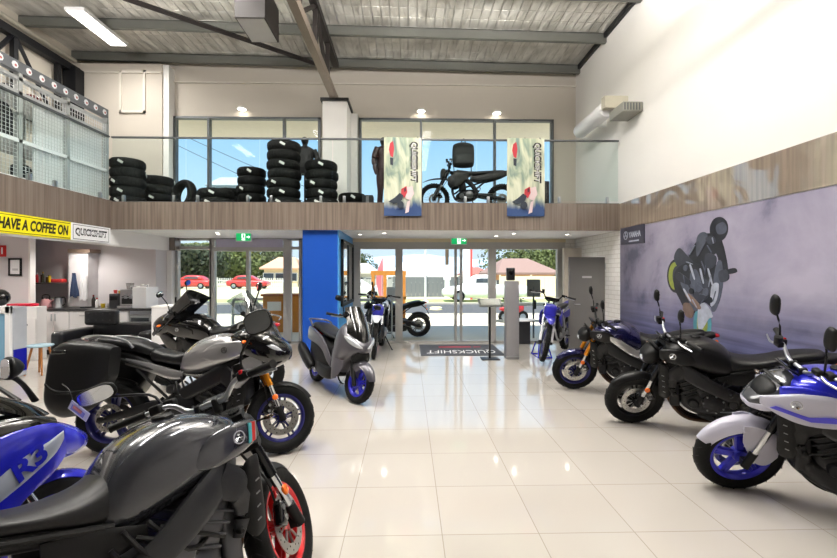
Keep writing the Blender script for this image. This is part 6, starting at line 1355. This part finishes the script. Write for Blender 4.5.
def banner(px0, px1, label):
    Y = YM-.07; x0, x1 = X(px0, Y), X(px1, Y); z1, z0 = Zy(137.5, Y), Zy(216, Y); w, h = x1-x0, z1-z0
    o = empty('hanging_banner', ((x0+x1)/2, Y, (z0+z1)/2), label=label, cat='banner', group='printed banners hanging from the mezzanine rail')
    B().shell(lambda u, v: ((u-.5)*w, .012*math.sin(v*5+u*3), (v-.5)*h), 10, 16, .004).build('print', bm_, o, 60)
    def A(name, pts, m, k): B().plate([((a-.5)*w, (.5-b)*h) for a, b in pts], -.022-.001*k, -.019-.001*k).build(name, m, o, 0)
    A('printed_figure', [(.16, .08), (.24, .05), (.27, .14), (.24, .26), (.17, .24), (.13, .16)], bred, 0)
    A('printed_legs', [(.16, .26), (.25, .27), (.24, .36), (.17, .35)], bdk, 0)
    A('printed_rider', [(.46, .66), (.60, .62), (.62, .70), (.55, .77), (.45, .74)], bred, 1); A('printed_rider_pale', [(.60, .64), (.76, .62), (.80, .72), (.70, .80), (.58, .78)], bpk, 0)
    A('printed_motorcycle', [(.12, .82), (.28, .77), (.42, .71), (.52, .74), (.48, .80), (.40, .83), (.26, .85)], bdk, 2); A('printed_wheel', [(.44+.09*math.cos(a*.5), .86+.05*math.sin(a*.5)) for a in range(13)], bdk, 3); A('printed_spray', [(.62, .82), (.70, .80), (.66, .95), (.56, .97)], bpk, 4); A('printed_number', [(.53, .655), (.585, .64), (.59, .685), (.54, .70)], M('banner_plum', '5a1f2c', .6), 5)
    quickshift((.29*w, -.024, .18*h), (0, 0, -1), (1, 0, 0), h*.52, w*.24, o, ink, pureW, (0, -1, 0))
    for dx in (-.4, 0, .4): B().tube([(dx*w, 0, h/2-.01), (dx*w, .06, h/2+.03), (dx*w, .10, h/2+.01)], .006, 6).build('tie', black, o)
banner(384, 421.5, 'left of the two printed banners hanging over the mezzanine rail')
banner(507, 544.5, 'right of the two printed banners hanging over the mezzanine rail')
# mesh storage cage along the left balcony
greyr = M('rack_grey', 'b4b6b5', .4, .2); strip = M('rack_fascia', '6b6e72', .45)
RX = -5.62; zt = 4.66; ck = empty('storage_rack', (RX, 3.2, ZM), label='grey mesh storage rack with a dotted fascia on the left balcony', cat='rack'); L0 = 8.12-3.2; H0 = zt-ZM
bays = [(0, .82), (.82, 1.64), (1.64, 2.46), (2.46, 3.13), (3.13, 4.0), (4.0, L0)]
for y in [0]+[q[1] for q in bays]: B().bb(-.05, .03, y-.04, y+.02, 0, H0-.16).build('upright', greyr, ck, 0); B().bb(-.75, -.69, y-.04, y+.02, 0, H0-.16).build('upright', greyr, ck, 0)
B().bb(-.05, .035, -.04, L0, H0-.16, H0).build('fascia', strip, ck, 0)
dots = B()
for i in range(22): 
    y = .1+i*(L0-.2)/21
    dots.m(0).lathe([(0, .037), (.052, .037), (.052, .034)], (0, y, H0-.08), 'x', 8).m(1).lathe([(0, .039), (.02, .039), (.02, .036)], (0, y+.01, H0-.085), 'x', 6)
dots.build('fascia_badge', [pureW, M('badge_red', 'c0686a', .5)], ck)
for (z, hh) in ((H0-.25, .05), (H0-.46, .06), (.62, .05), (.06, .06)): B().bb(-.04, .03, 0, L0, z-hh/2, z+hh/2).build('beam', greyr if z > 1 else pureW, ck, 0)
for z in (H0-.46, .62, .1): B().bb(-.74, -.02, 0, L0, z-.012, z+.012).build('shelf', pureW, ck, 0)
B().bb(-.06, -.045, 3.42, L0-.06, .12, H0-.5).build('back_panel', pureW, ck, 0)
wm_ = M('mesh_wire', 'd6d8d8', .4, .3)
for (a, b_) in bays:
    g = B(); y0, y1 = a+.03, b_-.05
    n = int((y1-y0)/.055)
    for i in range(n+1): y = y0+(y1-y0)*i/n; g.bb(.012, .018, y-.003, y+.003, .1, H0-.5); g.bb(.012, .018, y-.003, y+.003, H0-.43, H0-.28)
    for i in range(22): z = .1+(H0-.6)*i/21; g.bb(.013, .017, y0, y1, z-.003, z+.003)
    for i in range(3): z = H0-.43+.15*i/2; g.bb(.013, .017, y0, y1, z-.003, z+.003)
    g.build('wire_panel', wm_, ck, 0)
hg = 'helmets stored in the mesh rack'
for i, (y, z, c, lb) in enumerate(((6.0, ZM+.112, '202227', 'dark helmet low in the mesh rack near its left end'), (6.7, ZM+.112, '2d3036', 'charcoal helmet low in the mesh rack'), (6.1, zt-.447, '1c1c20', 'black helmet on the upper shelf of the mesh rack'), (6.5, zt-.447, '35363b', 'grey helmet on the upper shelf of the mesh rack'), (6.9, zt-.447, '5b2226', 'dark red helmet on the upper shelf of the mesh rack'), (7.5, zt-.447, '1f2126', 'black helmet on the upper shelf near the balcony corner'))):
    o = empty('helmet', (RX-.3, y, z), (0, 0, .5*i), lb, 'helmet', hg); q = .75 if z > 4 else 1.
    B().loft([(-.13, .05*q, .19*q, .07), (-.10, .0, .25*q, .11), (0, .0, .27*q, .12), (.09, .02, .25*q, .11), (.14, .05*q, .18*q, .07)], n=20, sub=4).build('shell', M('helmet_'+c, c, .25, coat=.6), o); B().sweep([(.09, -.105, .15*q), (.145, 0, .15*q), (.09, .105, .15*q)], (.006, .035), n=8, sub=4).build('visor', blkg, o)
jk = M('hung_jacket', '2b2d31', .8)
for (y, lb) in ((5.7, 'dark jacket hanging in the mesh rack at its left end'), (6.35, 'dark jacket hanging in the middle of the mesh rack')):
    o = empty('hanging_jacket', (RX-.35, y, ZM+.7), (0, 0, pi/2), lb, 'jacket', 'jackets in the mesh rack'); B().loft([(-.24, .06, .34, .05), (-.17, .0, .52, .08), (0, -.02, .56, .09), (.17, .0, .52, .08), (.24, .06, .34, .05)], sub=4).build('jacket_body', jk, o); B().tube([(0, 0, .52), (0, 0, .58), (.03, 0, .60)], .006, 6).build('hanger', steel, o)
# lamps, ceiling box and wall fittings
def wall_lamp(px, py, label):
    p = wy(px, py, YG-.01); o = empty('wall_lamp', p, label=label, cat='wall lamp', group='small lamps over the upper windows'); B().lathe([(0, .05), (.07, .05), (.10, .02), (.10, 0), (0, 0)], (0, -.1, 0), 'z', 24).bb(-.03, .03, -.02, .01, -.03, .05).build('housing', pureW, o); B().lathe([(0, -.006), (.085, -.006), (.085, 0)], (0, -.1, 0), 'z', 24).build('lens', lampm, o)
lampm = M('lamp_glow', 'ffffff', .5, emit='fff4e2', estr=14.)
wall_lamp(243.5, 111, 'small white lamp over the left upper window'); wall_lamp(421, 113, 'small white lamp over the middle of the right upper window'); wall_lamp(496, 115, 'small white lamp over the right part of the right upper window')
bx = empty('ceiling_box_light', (wy(259, 27, 6.35).x, 6.3, 5.15), label='dark brown box lamp with a grey underside hanging from the roof', cat='ceiling lamp')
B().bb(-.21, .21, -.32, .32, .0, .5).build('housing', dbrown, bx, 0, .004); B().bb(-.19, .19, -.30, .30, -.006, .0).build('diffuser', M('grey_diffuser', 'b5b4b2', .5), bx, 0)
for sx_ in (-.15, .15):
    for sy in (-.25, .25): B().tube([(sx_, sy, .5), (sx_, sy, zc(-2.4)-5.15)], .006, 6).build('suspension_rod', bsteel, bx)
cy = empty('wall_blind_case', (3.62, 7.72, 4.60), label='white cylindrical blind case on a bracket high on the right wall', cat='blind case')
B().lathe([(0, 0), (.13, 0), (.145, .03), (.145, 1.2), (.13, 1.23), (0, 1.23)], (0, 0, 0), 'y', 28).build('tube', pureW, cy); B().bb(-.10, .33, -.14, .0, -.02, .20).build('bracket', M('bracket_cream', 'c4bfae', .5), cy, 0, .01); B().bb(.1, .33, .7, .8, -.05, .05).build('wall_arm', pureW, cy, 0)
gsx = empty('wall_panel_unit', (3.78, 7.35, 4.42), label='grey louvred box on the right wall below the blind case', cat='wall unit'); g = B().rbox((0, .0, 0), (.34, .5, .16), .01); g.build('body', M('unit_grey', '8c8c84', .5), gsx)
lv = B()
for k in range(6): lv.bb(-.15+.05*k, -.13+.05*k, -.255, -.25, -.06, .06)
lv.build('louvre', alud, gsx, 0)
# ================================================================= CAMERA, LIGHT, WORLD
cd = bpy.data.cameras.new('camera'); cam = bpy.data.objects.new('camera', cd); COL.objects.link(cam)
cam.location = CAM; cam.rotation_euler = (pi/2, 0, -YAW); cd.sensor_width = 36; cd.lens = F/837*36
cd.shift_y = -(279-HY)/837; cd.clip_end = 2000; cd.clip_start = .05
SC.camera = cam
def area(name, loc, sx, sy, power, rot=(0, 0, 0), col=(1, 1, 1)):
    l = bpy.data.lights.new(name, 'AREA'); l.shape = 'RECTANGLE'; l.size, l.size_y = sx, sy; l.energy = power; l.color = col
    o = bpy.data.objects.new(name, l); COL.objects.link(o); o.location = loc; o.rotation_euler = rot; return o
ledm = M('led_diffuser', 'ffffff', .5, emit='fffaf2', estr=4.)
ledf = M('led_housing', 'e8e8e8', .4)
def led(x, y, z, lx, ly, power, label):
    o = empty('ceiling_led_panel', (x, y, z), label=label, cat='ceiling light', group='led panels under the foil roof')
    B().bb(-lx/2-.02, lx/2+.02, -ly/2-.02, ly/2+.02, 0, .06).build('housing', ledf, o, 0)
    B().bb(-lx/2, lx/2, -ly/2, ly/2, -.006, 0).build('diffuser', ledm, o, 0)
    area('led_light', (x, y, z-.03), lx, ly, power, col=(1, .97, .93))
    for sy in (-.4, .4): B().tube([(0, sy*ly, .06), (0, sy*ly, zc(x)-z)], .004, 4).build('suspension', steel, o)
pa = wy(93, 27, 1).normalized() if 0 else None
led(-5.9, 8.3, 6.26, .3, 1.15, 55, 'bright led panel hanging under the foil roof at upper left')
for (x, y) in ((-2.9, 5.8), (.6, 5.8), (-2.9, 4.), (.6, 4.), (-2.9, 2.2), (.6, 2.2), (-6.0, 4.2)):
    led(x, y, 6.12, .3, 1.6, 61, 'led panel under the foil roof behind the viewer')
for x in (-5.2, -.4, 2.4):                                            # added fill uplights, out of view, that brighten the foil roof
    o = empty('added_uplight', (x, 4.3, 5.25), label='added out-of-view fill uplight below the foil roof', cat='ceiling light', group='added fill uplights below the foil roof')
    B().bb(-.06, .06, -.8, .8, -.05, 0).build('housing', ledf, o, 0)
    for sy in (-.6, .6): B().tube([(0, sy, 0), (0, sy, zc(x)-5.25)], .004, 4).build('suspension', steel, o)
    area('uplight', (x, 4.3, 5.27), .1, 1.5, 330, (pi, 0, 0), (1, .97, .93))
def spot(x, y, z, power, ang=2.4):
    l = bpy.data.lights.new('soffit_lamp', 'SPOT'); l.energy = power; l.spot_size = ang; l.spot_blend = .9; l.shadow_soft_size = .06; l.color = (1, .95, .88)
    o = bpy.data.objects.new('soffit_lamp', l); COL.objects.link(o); o.location = (x, y, z)
lampm = M('lamp_glow', 'ffffff', .5, emit='fff4e2', estr=14.)
dlm = M('downlight_ring', 'e9e6e0', .4)
def downlight(x, y, label, power=22):
    o = empty('downlight', (x, y, ZS), label=label, cat='downlight', group='recessed downlights in the white soffit')
    B().lathe([(.038, -.004), (.05, -.006), (.055, 0)], axis='z', n=20).build('ring', dlm, o)
    B().lathe([(0, -.003), (.038, -.003)], axis='z', n=20).build('lamp', lampm, o)
    spot(x, y, ZS-.03, power)
for px, lb in ((384, 'downlight in the soffit right of the blue pier'), (515, 'downlight in the soffit above the grey kiosk pillar'), (215, 'downlight in the soffit above the left doors')):
    p = wy(px, 274, 8.5); downlight(p.x, 8.6, lb)
for (x, y, lb) in ((-3.9, 8.9, 'downlight in the soffit left of the left doors'), (-1.0, 8.9, 'downlight in the soffit beside the blue pier'), (1.9, 9.2, 'downlight in the soffit near the sliding doors'), (3.3, 8.8, 'downlight in the soffit by the open grey door')): downlight(x, y, lb, 30)
for (x, y) in ((-6.6, 8.7), (-7.4, 7.4), (-6.6, 6.)): downlight(x, y, 'downlight in the soffit over the kitchenette', 75)
sd = bpy.data.lights.new('sun', 'SUN'); sd.energy = 9.0; sd.angle = math.radians(.6); sd.color = (1, .96, .9)
so = bpy.data.objects.new('sun', sd); COL.objects.link(so); so.rotation_euler = (math.radians(22), 0, math.radians(-28))
W = bpy.data.worlds.new('world'); SC.world = W; W.use_nodes = True; nt = W.node_tree; bg = nt.nodes['Background']
tc = nt.nodes.new('ShaderNodeTexCoord'); sx = nt.nodes.new('ShaderNodeSeparateXYZ'); rp = nt.nodes.new('ShaderNodeValToRGB')
nt.links.new(tc.outputs['Generated'], sx.inputs[0]); nt.links.new(sx.outputs[2], rp.inputs[0]); nt.links.new(rp.outputs[0], bg.inputs[0])
el = rp.color_ramp.elements; el[0].position = 0; el[0].color = lin('c3d2e0'); el[1].position = .6; el[1].color = lin('86aad6')
e = el.new(.09); e.color = lin('c2d6ea'); e = el.new(.2); e.color = lin('b0d0ee'); e = el.new(.33); e.color = lin('8fbde8')
bg.inputs[1].default_value = 1.15
SC.view_settings.view_transform = 'Standard'; SC.view_settings.look = 'None'; SC.view_settings.exposure = .36; SC.view_settings.gamma = 1; SC.view_settings.use_curve_mapping = False
